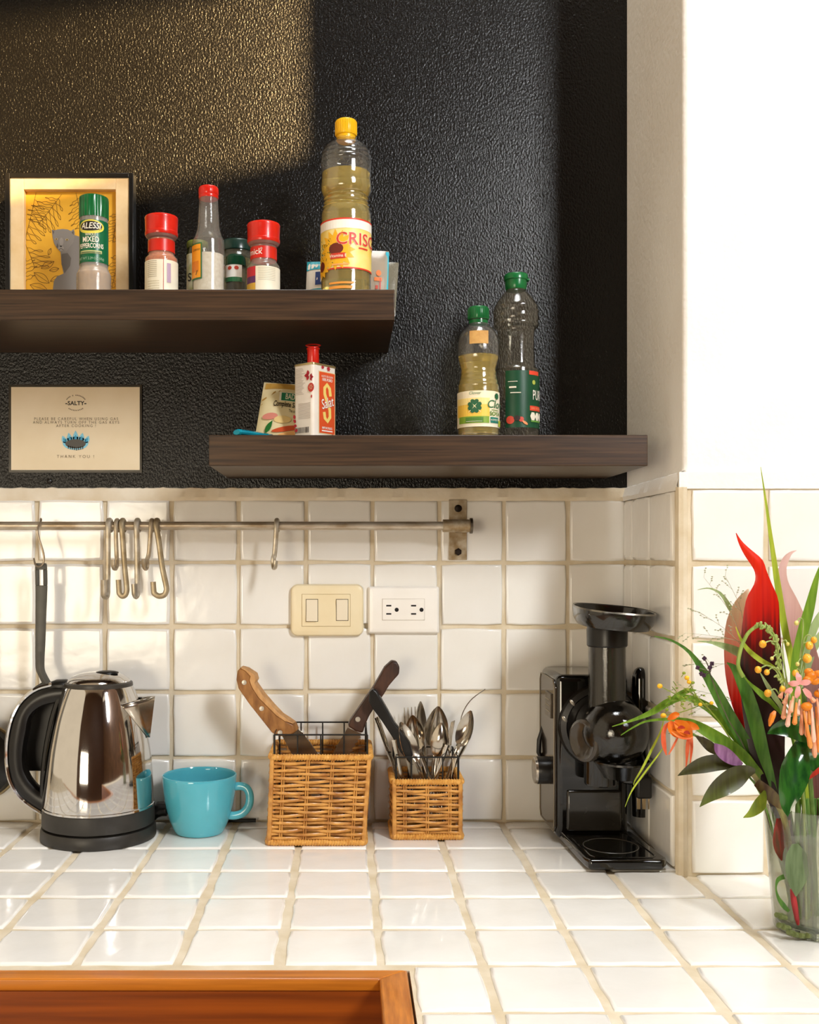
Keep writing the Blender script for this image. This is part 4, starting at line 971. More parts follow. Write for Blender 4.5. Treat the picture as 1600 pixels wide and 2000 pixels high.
lidp = [(.0492, .2432), (.0470, .2465), (.040, .2515), (.030, .2552), (.018, .2572), (.008, .2578), (0, .2579)]
MB().lathe(lidp, 64, (KX, KY, 0), cap=False).build('lid', M_steel, ke)
kn = MB(); kn.ball((KX+.014, KY-.004, .2570), .016, (1.15, .8, .24), 24, 8); kn.build('lid_button', M_black_plastic, ke)
# strap, handle, trim
st = MB(); vs = []; fs = []
zs = [.050+.1885*i/24 for i in range(25)]
for z in zs:
    r = KR(z)
    for rr_, dy in ((r-.002, -.0145), (r+.004, -.0135), (r+.0055, -.0115), (r+.0055, .0115), (r+.004, .0135), (r-.002, .0145)): vs.append((KX-math.sqrt(max(rr_*rr_-dy*dy, 0)), KY+dy, z))
m = 6; fs = [(j*m+i, j*m+(i+1) % m, (j+1)*m+(i+1) % m, (j+1)*m+i) for j in range(24) for i in range(m)]+[(5, 4, 3, 2, 1, 0), tuple(24*m+i for i in range(m))]
st.add(vs, fs); st.build('back_strap', mat('strap_black_plastic', '0f0d0b', .22, col2='0b0a08', coat=.3), ke)
outer = [(128, 1334), (104, 1336), (82, 1342), (62, 1353), (43, 1372), (29, 1398), (21, 1428), (17.5, 1460), (19, 1495), (26, 1525), (42, 1551), (62, 1569), (84, 1583), (92, 1590)]
inner = [(132, 1368), (110, 1372), (92, 1376), (78, 1383), (67, 1392), (60, 1405), (57, 1425), (52, 1450), (49.5, 1474), (51, 1496), (58, 1514), (70, 1530), (82, 1541), (94, 1546)]
os_, is_ = spline(outer, 40), spline(inner, 40)
hb = MB(); vs = []
for (ox, oy), (ix, iy) in zip(os_, is_):
    o_ = P(ox+1.5, oy+1.5, KY); i_ = P(ix, iy, KY); d_ = i_-o_
    for t_, w_ in ((0, .35), (.06, .75), (.30, 1.0), (.70, 1.0), (.92, .8), (1, .4)):
        vs.append(o_+d_*t_+Vector((0, -.0150*w_, 0)))
    for t_, w_ in ((1, .4), (.92, .8), (.70, 1.0), (.30, 1.0), (.06, .75), (0, .35)):
        vs.append(o_+d_*t_+Vector((0, .0150*w_, 0)))
m = 12; n = 40; fs = [(j*m+i, j*m+(i+1) % m, (j+1)*m+(i+1) % m, (j+1)*m+i) for j in range(n-1) for i in range(m)]+[tuple(reversed(range(m))), tuple((n-1)*m+i for i in range(m))]
hb.add(vs, fs); hb.build('handle', M_black_plastic, ke)
tb = MB(); vs = []
tr_ = spline([(100, 1333.5)]+outer[1:], 44)
for j, (ox, oy) in enumerate(tr_):
    a_ = Vector((tr_[max(j-1, 0)][0]-tr_[min(j+1, 43)][0], tr_[max(j-1, 0)][1]-tr_[min(j+1, 43)][1])); a_.normalize(); nx, ny = a_.y, -a_.x
    for k, w_ in ((-4.2, .5), (-4.6, 1.0), (-1, 1.18), (2.6, 1.05), (2.6, -1.05), (-1, -1.18), (-4.6, -1.0), (-4.2, -.5)):
        p_ = P(ox+nx*-k*.9, oy+ny*-k*.9, KY); p_.y = KY-.0125*w_; vs.append(p_)
m = 8; n = 44; fs = [(j*m+i, j*m+(i+1) % m, (j+1)*m+(i+1) % m, (j+1)*m+i) for j in range(n-1) for i in range(m)]+[tuple(reversed(range(m))), tuple((n-1)*m+i for i in range(m))]
tb.add(vs, fs); tb.build('handle_trim', M_steel, ke)
hc = MB(); pts_ = [P(100, 1341, KY), P(112, 1338, KY), P(128, 1338, KY), P(140, 1342, KY)]
hc.tube(pts_, [.0085, .0100, .0105, .009], 14, flat=(.9, 1.5)); hc.build('lid_hinge', M_black_plastic, ke)
# spout
sp = MB(); Az = .212; rA = KR(Az)
def onb(az, z, ex=0): r = KR(z)+ex; return Vector((KX+r*math.cos(az), KY+r*math.sin(az), z))
rows = []; n = 8
for j in range(n+1):
    v = j/n                                                        # 0 top .. 1 bottom tip
    zt_ = .2150*(1-v)+.155*v; half = math.radians(44)*(1-v)**.8; out_ = .0255*(1-v)+.004*v
    tip = Vector((KX+KR(.2115)+out_ if v == 0 else KX+(KR(.2115)+.0255)*(1-v)+(KR(.155)+.0035)*v, KY, zt_+.004*(1-v)))
    a1, a2 = onb(-half, zt_-.003*(1-v), .0004), onb(half, zt_-.003*(1-v), .0004)
    rows.append([a1, a1*.5+tip*.5+Vector((-.001, .002, 0))*(1-v), tip, a2*.5+tip*.5+Vector((-.001, -.002, 0))*(1-v), a2])
vs = [p_ for r_ in rows for p_ in r_]; fs = [(j*5+i, j*5+i+1, j*5+6+i, j*5+5+i) for j in range(n) for i in range(4)]
sp.add(vs, fs); so_ = sp.build('spout', mat('satin_steel', 'c9c0b2', .22, 1., col2='bdb3a4', nscale=30), ke, solid=.0012, angle=60)
MB().tube([r_ for r_ in spline([tuple(p_) for p_ in rows[0]], 16)], .0012, 6).build('spout_rim', M_steel, ke)
kc = MB(); kc.tube([(KX+.07, KY+.03, .012), (XP(300, -.05), -.05, .024), (XP(312, -.045), -.045, .030), (XP(326, -.045), -.045, .030)], [.007, .010, .0125, .0115], 12); kc.build('cord_plug', M_black_plastic, ke)
kc = MB(); kc.tube(spline([(XP(326, -.045), -.045, .029), (XP(345, -.03), -.028, .014), (XP(380, -.02), -.022, .006), (XP(470, -.02), -.020, .005), (XP(500, -.02), -.019, .005)], 24), .0032, 8); kc.build('power_cord', M_black_plastic, ke)

# ------------------------------------------------------------------ mug
MX, MY = XP(390, -.072), -.0725
mg = thing('mug', 'turquoise glazed ceramic mug standing between kettle and wicker basket', 'mug', (MX, MY, 0))
M_teal = mat('turquoise_glaze', '5ab4c4', .1, col2='4faabb', nscale=10, coat=.4)
mo = spline([(.0360, .0005), (.0385, .002), (.0440, .013), (.0500, .030), (.0550, .052), (.0578, .075), (.0590, .0905)], 26)
mi_ = spline([(.0560, .0905), (.0545, .075), (.0518, .052), (.0465, .030), (.038, .013), (.025, .0075), (0, .0065)], 22)
MB().lathe([(0, .0015), (.033, .0015)]+mo+[(.0585, .0922), (.0570, .0926)]+mi_, 64, (MX, MY, 0), cap=False).build('cup', M_teal, mg)
hp = spline([(.0555, 0, .0725), (.066, -.001, .0735), (.0755, -.002, .0700), (.0805, -.003, .0590), (.0790, -.003, .0440), (.0700, -.002, .0320), (.058, -.001, .0275), (.0475, 0, .0275)], 30)
MB().tube([(MX+a, MY+b-.004*i/29, z) for i, (a, b, z) in enumerate(hp)], [.0048]*30, 12, flat=(.85, 1.35), up=(0, 1, 0)).build('handle', M_teal, mg)

# ------------------------------------------------------------------ wicker baskets
M_wick = mat('honey_rattan', 'd2984c', .38, col2='a0652a', nscale=55, nstretch=(1, 1, 1), ndetail=5, contrast=(.3, .6), coat=.15)
M_wick2 = mat('honey_rattan_rim', 'dca452', .4, col2='bd7f36', nscale=90, contrast=(.3, .6))
M_wire = mat('black_wire', '16130f', .4, col2='110e0b')
def rect_path(x0, x1, y0, y1, rc, n_side):
    """closed rounded rectangle path as list of (x,y,nx,ny,s)"""
    pts = []; sides = [((x0+rc, y0), (x1-rc, y0), (0, -1)), ((x1, y0+rc), (x1, y1-rc), (1, 0)), ((x1-rc, y1), (x0+rc, y1), (0, 1)), ((x0, y1-rc), (x0, y0+rc), (-1, 0))]
    cs = [(x1-rc, y0+rc), (x1-rc, y1-rc), (x0+rc, y1-rc), (x0+rc, y0+rc)]
    for k, (a, b, nn) in enumerate(sides):
        for i in range(n_side): t_ = i/n_side; pts.append((a[0]+(b[0]-a[0])*t_, a[1]+(b[1]-a[1])*t_, nn[0], nn[1]))
        for i in range(3):
            a_ = math.radians(-90+90*k+30*i); pts.append((cs[k][0]+rc*math.cos(a_), cs[k][1]+rc*math.sin(a_), math.cos(a_), math.sin(a_)))
    out = []; s_ = 0
    for i, p_ in enumerate(pts):
        out.append(p_+(s_,)); q_ = pts[(i+1) % len(pts)]; s_ += math.hypot(q_[0]-p_[0], q_[1]-p_[1])
    return out, s_
def basket(label, cx_, yf, yb, wb, wt, h, rows, stakes, wire_h, wires, dxt=0., group=None):
    """wb, wt: width at the base and at the top; dxt: lean of the top"""
    b = thing('wicker_basket', label, 'basket', (cx_, (yf+yb)/2, 0))
    def ring(z, off=0):
        k = z/h; w_ = wb+(wt-wb)*k; x = cx_+dxt*k
        return rect_path(x-w_/2-off, x+w_/2+off, yf-off, yb+off, .006, 36)
    wv = MB(); A_ = .0032; pitch = (h-.014)/rows
    for j in range(rows):
        z = .008+pitch*(j+.5); path, per = ring(z)
        ns = round(per/(wt/stakes)); ph = PI*(j % 2)
        pts = [(x+nx*A_*math.sin(PI*s_/per*(ns//2*2)+ph), y+ny*A_*math.sin(PI*s_/per*(ns//2*2)+ph), z+.0007*math.sin(s_*90+j*1.7)) for x, y, nx, ny, s_ in path]
        wv.tube(pts, pitch*.40, 6, closed=True, flat=(1.0, .6), up=(0, 0, 1))
    tag(wv.build('woven_strands', M_wick, b), kind='stuff')
    for side in range(4):
        n_ = stakes if side % 2 == 0 else max(2, round(stakes*(yb-yf)/wt))
        for i in range(n_):
            u = (i+.5)/n_
            for d_ in (-.0016, .0016):
                pts = []
                for z in (.004, h*.5, h-.004):
                    k = z/h; w_ = wb+(wt-wb)*k; x = cx_+dxt*k
                    if side == 0: pts.append((x-w_/2+w_*u+d_, yf-.0006, z))
                    elif side == 2: pts.append((x-w_/2+w_*u+d_, yb+.0006, z))
                    elif side == 1: pts.append((x+w_/2+.0006, yf+(yb-yf)*u+d_, z))
                    else: pts.append((x-w_/2-.0006, yf+(yb-yf)*u+d_, z))
                if d_ < 0: mb = MB()
                mb.tube(pts, .00125, 6)
            mb.build('stake', M_wick, b)
    for sx in (-1, 1):
        for yy in (yf, yb):
            MB().tube([(cx_+dxt*k+sx*((wb+(wt-wb)*k)/2-.001), yy, h*k) for k in (.01, .25, .5, .75, .99)], .0036, 8).build('corner_post', M_wick, b)
    for z, nm in ((.0045, 'base_rim'), (h, 'top_rim')):
        path, per = ring(z, .001); vs = []; nseg = 10; N_ = 420
        def at(s_):
            for i, p_ in enumerate(path):
                e = path[i+1][4] if i+1 < len(path) else per
                if p_[4] <= s_ <= e:
                    q_ = path[(i+1) % len(path)]; t_ = (s_-p_[4])/(e-p_[4]+1e-9); return [p_[k]+(q_[k]-p_[k])*t_ for k in range(4)]
            return path[0][:4]
        for i in range(N_):
            s_ = per*i/N_; x, y, nx, ny = at(s_)
            for k in range(nseg):
                a_ = 2*PI*k/nseg; r = .0046*(1+.16*math.cos(a_*1-s_*2*PI/.0042)); vs.append((x+nx*r*math.cos(a_), y+ny*r*math.cos(a_), z+r*math.sin(a_)))
        fs = [(i*nseg+k, i*nseg+(k+1) % nseg, ((i+1) % N_)*nseg+(k+1) % nseg, ((i+1) % N_)*nseg+k) for i in range(N_) for k in range(nseg)]
        MB().add(vs, fs).build(nm, M_wick2, b)
    mb = MB().box((cx_-wb/2+.003, yf+.003, .002), (cx_+wb/2-.003, yb-.003, .006)); mb.build('base', M_wick, b)
    # black wire guard above the weave
    x0, x1, ya, yb_ = cx_+dxt-wt/2+.004, cx_+dxt+wt/2-.004, yf+.004, yb-.004; zt_ = h+wire_h; r = .0013
    MB().tube([(x0, ya, zt_), (x1, ya, zt_), (x1, yb_, zt_), (x0, yb_, zt_)], r, 6, closed=True).build('wire_ring', M_wire, b)
    for i in range(wires+1):
        x = x0+(x1-x0)*i/wires
        for yy in (ya, yb_): MB().tube([(x, yy, h*.3), (x, yy, zt_)], r*(1.3 if i in (0, wires) else .9), 6).build('wire_post', M_wire, b)
    return b
bigx = (XP(523, -.148)+XP(712, -.148))/2
basket('large honey coloured wicker basket with two kitchen knives in it', bigx, -.148, -.022, S(187, -.148), S(192, -.148), .134, 21, 4, .0335, 4, dxt=S(9, -.148), group=None)
smx = (XP(768, -.118)+XP(902, -.118))/2
basket('small honey coloured wicker basket crammed with cutlery', smx, -.116, -.022, S(131, -.116), S(132, -.116), .0895, 14, 3, .0375, 4, dxt=0)

# ------------------------------------------------------------------ knives in the large basket
def pix_outline(pts, y, dy=0.): return [P(px, py, y+dy) for px, py in pts]
M_k1 = mat('honey_wood_handle', 'a9743c', .45, col2='7c4d20', nscale=30, nstretch=(3, 3, 1), ndetail=6, bump=.15, bscale=90)
M_k1b = mat('pale_wood_spine', 'cf9f68', .5, col2='b27f48', nscale=30, nstretch=(3, 3, 1))
M_k2 = mat('dark_wood_handle', '4a2c1c', .45, col2='2c1810', nscale=26, nstretch=(4, 4, 1), ndetail=6, bump=.3, bscale=70)
M_blade = mat('knife_blade', 'a9a092', .2, 1., col2='8d8474', nscale=20)
yk = -.092
kf = thing('kitchen_knife', 'knife with a pale riveted wooden handle in the large basket', 'knife', tuple(P(520, 1380, yk)))
h1 = [(463, 1311), (468, 1305), (480, 1309), (490, 1320), (487, 1328), (492, 1341), (505, 1361), (523, 1379), (540, 1396), (556, 1407), (572, 1416), (577, 1430), (566, 1437), (545, 1439), (530, 1431), (512, 1408), (488, 1378), (465, 1345), (461, 1328)]
MB().prism(pix_outline(h1, yk-.008), (.006, .015, .003)).build('handle', M_k1, kf, bevel=.0022, seg=3)
sp_ = [(468, 1304), (480, 1307), (497, 1318), (500, 1329), (497, 1335), (512, 1357), (530, 1378), (548, 1397), (562, 1406), (573, 1414), (556, 1409), (540, 1398), (523, 1381), (505, 1363), (492, 1343), (487, 1329), (489, 1321), (478, 1310)]
MB().prism(pix_outline(sp_, yk-.0092), (.004, .014, .002)).build('handle_spine', M_k1b, kf, bevel=.0008)
for px, py in ((477, 1333), (511, 1384), (547, 1431)):
    p_ = P(px, py, yk-.0085); MB().lathe([(.0040, 0), (.0036, -.0008), (0, -.001)], 14, tuple(p_), axis='y').build('rivet', mat('pale_rivet', 'd9d0c0', .3, .6), kf)
MB().prism(pix_outline([(550, 1436), (575, 1420), (592, 1430), (622, 1474), (645, 1530), (650, 1575), (625, 1560), (590, 1510)], yk+.002), (.0003, .0022, 0)).build('blade', M_blade, kf, bevel=.0005)
yk = -.075
kf = thing('kitchen_knife', 'serrated knife with a dark brown wooden handle in the large basket', 'knife', tuple(P(730, 1360, yk)))
h2 = [(766, 1291), (776, 1293), (781, 1303), (780, 1317), (771, 1327), (760, 1340), (750, 1357), (735, 1378), (722, 1398), (715, 1413), (709, 1432), (695, 1429), (680, 1419), (684, 1408), (705, 1378), (730, 1342), (752, 1304)]
MB().prism(pix_outline(h2, yk-.008), (-.001, .016, .001)).build('handle', M_k2, kf, bevel=.0028, seg=3)
for px, py in ((699, 1405), (733, 1351)):
    p_ = P(px, py, yk-.0083); MB().lathe([(.0042, 0), (.0038, -.0008), (0, -.001)], 14, tuple(p_), axis='y').build('rivet', mat('steel_rivet', 'd5ccbc', .3, .6), kf)
bl = [(681, 1424), (708, 1432)]
ser = []
for i in range(12):
    t_ = i/12; bx_, by_ = 703-60*t_, 1436+100*t_; ser += [(bx_, by_), (bx_+1.5, by_+4.5)]
MB().prism(pix_outline([(679, 1421)]+[(706, 1433)]+ser+[(636, 1540), (618, 1560), (606, 1560), (640, 1490)], yk), (0, .0018, 0)).build('blade', M_blade, kf)

# ------------------------------------------------------------------ cutlery in the small basket
def aim(base, tip, roll=0.):
    z = (Vector(tip)-Vector(base)); L_ = z.length; z.normalize()
    x = Vector((1, 0, 0)); x = (x-z*x.dot(z)).normalized(); y = z.cross(x)
    R_ = Matrix((x, y, z)).transposed() @ Matrix.Rotation(roll, 3, 'Z')
    return Matrix.Translation(Vector(base)) @ R_.to_4x4(), L_
def cut(name, label, cat, pb, pt, y0, y1, kind, roll=0., wd=.040, bl_=.062, m_=None, group='cutlery in the small basket'):
    """pb/pt: pixel base and top; the local z axis runs to the top, local -y faces the viewer"""
    base = P(pb[0], pb[1], y0); tip = P(pt[0], pt[1], y1); M_, L_ = aim(base, tip, roll); m_ = m_ or M_cutlery
    t = thing(name, label, cat, tuple(base), group)
    def W(v): return M_ @ Vector(v)
    if kind in ('spoon', 'fork'):
        hl = L_-bl_*.96
        hp_ = [(0, 0, 0), (0, 0, hl*.3), (0, -.001, hl*.7), (0, -.003, hl*.9), (0, -.001, hl+.004)]
        mb = MB(); mb.tube([W(p_) for p_ in spline(hp_, 14)], [.0062-.0026*i/13 for i in range(14)], 8, flat=(.28, 1), up=M_.to_3x3() @ Vector((0, 1, 0))); mb.build('handle', m_, t)
    if kind == 'spoon':
        nu, nv = 14, 8; vs = []
        for lay in (0, 1):
            for i in range(nu+1):
                u = i/nu; w_ = wd/2*math.sin(PI*(.04+.96*u)**.85)**.62 if 0 < u < 1 else .0016
                dp = .010*math.sin(PI*u)**.8
                for j in range(nv+1):
                    v = -1+2*j/nv; vs.append(W((v*w_, dp*(1-v*v)+lay*.0011, hl+bl_*u)))
        k = (nu+1)*(nv+1); fs = []
        for i in range(nu):
            for j in range(nv):
                a = i*(nv+1)+j; fs += [(a, a+1, a+nv+2, a+nv+1), (k+a+nv+1, k+a+nv+2, k+a+1, k+a)]
        for i in range(nu):
            a = i*(nv+1); fs += [(a, a+nv+1, k+a+nv+1, k+a), (k+a+nv, k+a+2*nv+1, a+2*nv+1, a+nv)]
        MB().add(vs, fs).build('bowl', m_, t)
    if kind == 'fork':
        mb = MB(); mb.tube([W((0, -.001, hl)), W((0, .002, hl+.010)), W((0, .004, hl+.020))], [.004, .0095, .0115], 8, flat=(.16, 1), up=M_.to_3x3() @ Vector((0, 1, 0))); mb.build('neck', m_, t)
        for i in range(4):
            x = -.0095+.0063*i; mb = MB(); mb.tube([W((x*.95, .004, hl+.019)), W((x, .003, hl+.035)), W((x, -.001, hl+bl_*.96))], [.0016, .0014, .0007], 6); mb.build('tine', m_, t)
    if kind == 'bar':
        mb = MB(); mb.tube([W((0, 0, L_*i/6)) for i in range(7)], [wd*.22+(wd*.28)*(i/6)**1.2 for i in range(7)], 8, flat=(.3, 1), up=M_.to_3x3() @ Vector((0, 1, 0))); mb.build('handle', m_, t)
    return t
bb = (-.075, -.075)
cut('spoon', 'big dark spoon standing upright behind the bright spoon', 'spoon', (842, 1600), (856, 1383), -.055, -.05, 'spoon', .15, .039, .068)
cut('spoon', 'bright spoon with a worn bowl facing forward in front of the dark one', 'spoon', (846, 1600), (862, 1414), -.085, -.095, 'spoon', PI+.2, .030, .056)
cut('spoon', 'narrow spoon seen edge on beside the fork', 'spoon', (836, 1600), (822, 1373), -.06, -.045, 'spoon', 1.05, .034, .064)
cut('spoon', 'spoon leaning left with its long bowl seen from the side', 'spoon', (852, 1595), (784, 1414), -.085, -.10, 'spoon', .85, .036, .072)
cut('spoon', 'spoon with a reddish reflection behind the leaning spoon', 'spoon', (826, 1600), (806, 1400), -.06, -.065, 'spoon', -.1, .032, .058)
cut('fork', 'fork with its tines up behind the leaning spoon', 'fork', (818, 1600), (800, 1381), -.045, -.032, 'fork', .3, .022, .062)
cut('fork', 'fork turned sideways to the right of the bright spoon', 'fork', (876, 1600), (884, 1408), -.075, -.07, 'fork', 1.2, .022, .062)
cut('spoon', 'spoon leaning far right with a dark and a bright half', 'spoon', (852, 1592), (919, 1391), -.07, -.075, 'spoon', -.75, .030, .060)
cut('teaspoon', 'small utensil handle poking out low on the right', 'teaspoon', (846, 1580), (917, 1438), -.06, -.045, 'bar', .9, .012)
cut('table_knife', 'flat steel handle leaning left behind the black knife', 'knife', (806, 1598), (735, 1401), -.06, -.07, 'bar', .7, .012)
cut('table_knife', 'thin steel handle crossing low in front of the spoons', 'knife', (872, 1610), (822, 1470), -.105, -.10, 'bar', .4, .008)
for k, (x0, y0_, x1, y1_, lb_) in enumerate(((800, 1600, 770, 1445, 'bright thin steel handle low at the left rim of the small basket'), (824, 1600, 874, 1455, 'thin dark steel handle crossing low at the right of the bright spoon'))):
    cut('table_knife', lb_, 'knife', (x0, y0_), (x1, y1_), -.098, -.104, 'bar', .3, .008)
yk = -.098
kf = thing('paring_knife', 'knife with a black plastic handle leaning left in the small basket', 'knife', tuple(P(765, 1405, yk)))
MB().prism(pix_outline([(721, 1352), (728, 1346), (735, 1350), (742, 1362), (757, 1388), (770, 1412), (786, 1432), (800, 1452), (806, 1476), (800, 1490), (782, 1470), (766, 1440), (745, 1408), (728, 1385), (720, 1371)], yk-.005), (.002, .011, .001)).build('handle', M_black_plastic, kf, bevel=.002, seg=3)
MB().prism(pix_outline([(790, 1470), (806, 1478), (835, 1560), (840, 1600), (815, 1580)], yk), (0, .0016, 0)).build('blade', M_blade, kf)
o = MB().tube(spline([P(868, 1590, -.06), P(884, 1500, -.06), P(897, 1430, -.055), P(903, 1395, -.05), P(920, 1367, -.045), P(948, 1346, -.04)], 24), .0009, 6).build('skewer', M_cutlery, None, loc=tuple(P(868, 1590, -.06)))
tag(o, 'thin bent wire skewer sticking out furthest right', 'skewer')

# ------------------------------------------------------------------ juicer
jx0, jx1, jyf, jyb, jzt = .3190, .4300, -.139, -.016, .2580
ju = thing('slow_juicer', 'glossy black slow juicer with a feed tray, in the corner by the pier', 'juicer', (.38, -.15, 0))
mb = MB().box((jx0, jyf, .006), (jx1, jyb, jzt)); mb.build('body', M_gloss_black, ju, bevel=.010, seg=4)
sd = [(jyf+.010, .016), (jyf+.004, .026), (jyf+.004, jzt-.020), (jyf+.012, jzt-.009), (jyb-.012, jzt-.009), (jyb-.004, jzt-.020), (jyb-.004, .026), (jyb-.012, .016)]
MB().prism([(jx0-.002, a, b) for a, b in sd], (.004, 0, 0)).build('side_panel', mat('bronze_gloss_panel', '3a2e22', .16, .2, col2='32281e', coat=.4), ju, bevel=.0012)
MB().tube([(jx0-.0022, a, b) for a, b in sd], .0011, 6, closed=True).build('side_trim', mat('dull_trim', '8a7e6c', .3, .8), ju)
pl_ = MB().box((jx0-.0045, -.118, .188), (jx0-.001, -.074, .226)); pb_ = pl_.build('badge', mat('badge_plastic', '4a3e2e', .3, .3, coat=.3), ju, bevel=.001)
lines = MB()
for k in range(3): lines.box((jx0-.0050, -.112+.002*k, .197+.009*k), (jx0-.0044, -.080, .1985+.009*k))
lines.build('badge_relief', mat('badge_relief', '9a8c70', .3, .6), pb_)
kb = MB(); kzc, kyc = .1035, -.095
kb.lathe([(.0215, 0), (.0215, -.020), (.0205, -.022)], 40, (jx0-.001, kyc, kzc), axis='x'); kb.build('knob', M_black_plastic, ju)
MB().lathe([(.0212, -.021), (.0205, -.0245), (.0185, -.0252), (0, -.0252)], 40, (jx0-.001, kyc, kzc), axis='x').build('knob_face', mat('satin_silver', 'b8b0a4', .25, 1.), ju)
MB().tube([(jx0+.002, -.030, .165), (jx0-.006, -.034, .140), (jx0-.007, -.034, .12), (jx0+.002, -.03, .10)], [.003, .004, .004, .003], 8).build('rear_cord', M_black_plastic, ju)
JC = Vector((.3860, 0, .1800))
mb = MB(); mb.lathe([(.052, .02), (.060, .018), (.064, .012), (.064, .000), (.061, -.006), (.053, -.008), (.050, -.002)], 56, (JC.x, jyf, JC.z), axis='y'); mb.build('locking_ring', mat('soft_black_plastic', '191613', .3, coat=.2), ju)
for a_, m_ in ((140, 0), (168, 1)):
    c_ = JC+Vector((.057*math.cos(math.radians(a_)), 0, .057*math.sin(math.radians(a_)))); c_.y = jyf-.008
    MB().ball(c_, .004, (.7, .35, 1.5), 10, 6, rot=Matrix.Rotation(math.radians(-38), 3, 'Y')).build('lock_mark', mat('lock_mark_silver', 'a39a8a', .3, .7), ju)
# drum, auger and clear dome
M_smoke = film('smoked_clear_plastic', '6d665a', .05, 1.5, .03, '6a6256', 1.8)
dr = [(.0490, jyf-.006), (.0490, jyf-.040), (.0495, jyf-.048), (.0470, jyf-.064), (.0400, jyf-.080), (.029, jyf-.091), (.015, jyf-.097), (0, jyf-.099)]
MB().lathe([(r, y) for r, y in dr], 48, (JC.x+.010, 0, JC.z), cap=False, axis='y').build('clear_drum', M_smoke, ju)
MB().lathe([(.030, jyf+.0), (.031, jyf-.030), (.026, jyf-.062), (.012, jyf-.080), (0, jyf-.084)], 32, (JC.x+.008, 0, JC.z), axis='y').build('auger', mat('charcoal_auger', '1a1714', .2, coat=.4), ju)
for k in range(5):
    y_ = jyf-.012-.013*k; r_ = .040-.0035*k
    MB().tube([(JC.x+.008+r_*math.cos(t_), y_-.010*t_/(2*PI), JC.z+r_*math.sin(t_)) for t_ in [2*PI*i/28 for i in range(29)]], .0028, 6).build('auger_flight', mat('auger_flight', '2b2722', .2, coat=.4), ju)
# round outlet cap on the left of the drum
om = Matrix.Translation(Vector((JC.x-.030, jyf-.052, JC.z-.012))) @ Matrix.Rotation(math.radians(-62), 4, 'Z') @ Matrix.Rotation(PI/2, 4, 'X')
MB().lathe([(.017, -.004), (.0305, .000), (.0320, .004), (.0310, .010), (.0270, .012), (.0225, .009), (.012, .0075), (0, .007)], 40, m=om).build('pulp_outlet', mat('smoky_outlet', '40382e', .18, col2='352e26', coat=.4), ju)
# flat lower rim of the clear cup
MB().lathe([(.040, 0), (.0440, .002), (.0440, .005), (.038, .005)], 44, (JC.x+.022, jyf-.050, JC.z-.047), cap=False).build('cup_rim', M_smoke, ju)
MB().lathe([(.030, -.020), (.0405, -.002), (.0435, .002)], 44, (JC.x+.022, jyf-.050, JC.z-.047), cap=False).build('cup_shell', M_smoke, ju)
mb = MB(); mb.lathe([(.024, .098), (.025, .101), (.025, .132), (.028, .140), (.028, .146), (0, .146)], 32, (JC.x-.006, jyf-.030, 0)); mb.build('juice_spout', M_gloss_black, ju)
mb = MB(); mb.lathe([(.014, .098), (.016, .100), (.018, .135), (0, .138)], 24, (JC.x+.042, jyf-.020, 0)); mb.build('pulp_spout', M_gloss_black, ju)
MB().box((JC.x-.012, jyf-.030, .148), (JC.x+.018, jyf-.002, .1515)).build('silicone_tab', mat('tan_silicone', '9a7a58', .5), ju, bevel=.001)
# feed tube, collar, tray
TX, TY = JC.x-.006, jyf-.066+.030
tx = XP(1186, TY)
MB().lathe([(S(36, TY), .205), (S(36, TY), .325)], 40, (tx, TY, 0), cap=False).build('feed_tube', film('smoked_tube', '8e8878', .06, 1.5, .10, '7d7668', 1.6), ju)
MB().lathe([(S(30, TY), .206), (S(30, TY), .318)], 32, (tx, TY, 0), cap=False).build('inner_tube', film('smoked_tube_inner', '5c564a', .08, 1.5, .12, '554e42', 1.2), ju)
MB().lathe([(S(37, TY), .305), (S(39, TY), .307), (S(39.5, TY), .330), (S(38, TY), .334), (S(20, TY), .336)], 40, (tx, TY, 0)).build('collar', M_black_plastic, ju)
zr = .362; RX, RY = S(75.5, TY), .066
tc_ = Vector((XP(1195, TY), TY-.012, 0)); mt = Matrix.Translation(tc_+Vector((0, 0, zr))) @ Matrix.Rotation(math.radians(4.5), 4, 'Y') @ Matrix.Rotation(math.radians(3), 4, 'X')
def sup(kx, z, n=56, p=2.6):
    out = []
    for i in range(n):
        a_ = 2*PI*i/n; c_, s_ = math.cos(a_), math.sin(a_)
        out.append(mt @ Vector((kx*RX*math.copysign(abs(c_)**(2/p), c_), (RY-(1-kx)*RX)*math.copysign(abs(s_)**(2/p), s_), z)))
    return out
rg = [(.55, -.0275), (.86, -.0265), (.96, -.018), (1.0, -.006), (1.0, -.001), (.985, 0), (.965, -.001), (.93, -.014), (.84, -.0225), (.4, -.0235)]
mb = MB(); vs = []; [vs.extend(sup(k, z)) for k, z in rg]; n = 56
fs = [(j*n+i, j*n+(i+1) % n, (j+1)*n+(i+1) % n, (j+1)*n+i) for j in range(len(rg)-1) for i in range(n)]+[tuple(reversed(range(n))), tuple((len(rg)-1)*n+i for i in range(n))]
mb.add(vs, fs); mb.build('feed_tray', mat('dark_glossy_tray', '1f1d19', .16, col2='191713', coat=.5), ju)
vs = sup(.992, .0004)+sup(1.004, -.002); MB().add(vs, [(i, (i+1) % n, n+(i+1) % n, n+i) for i in range(n)]).build('tray_lip', mat('worn_silver_edge', '8f897d', .25, .8), ju)
# side grip standing right of the body
gx = XP(1253, -.135)
MB().lathe([(.0118, .04), (.0122, .06), (.0122, .250), (.0112, .259), (.0080, .2655), (.0035, .2685), (0, .269)], 28, (gx, -.128, 0)).build('side_grip', M_gloss_black, ju)
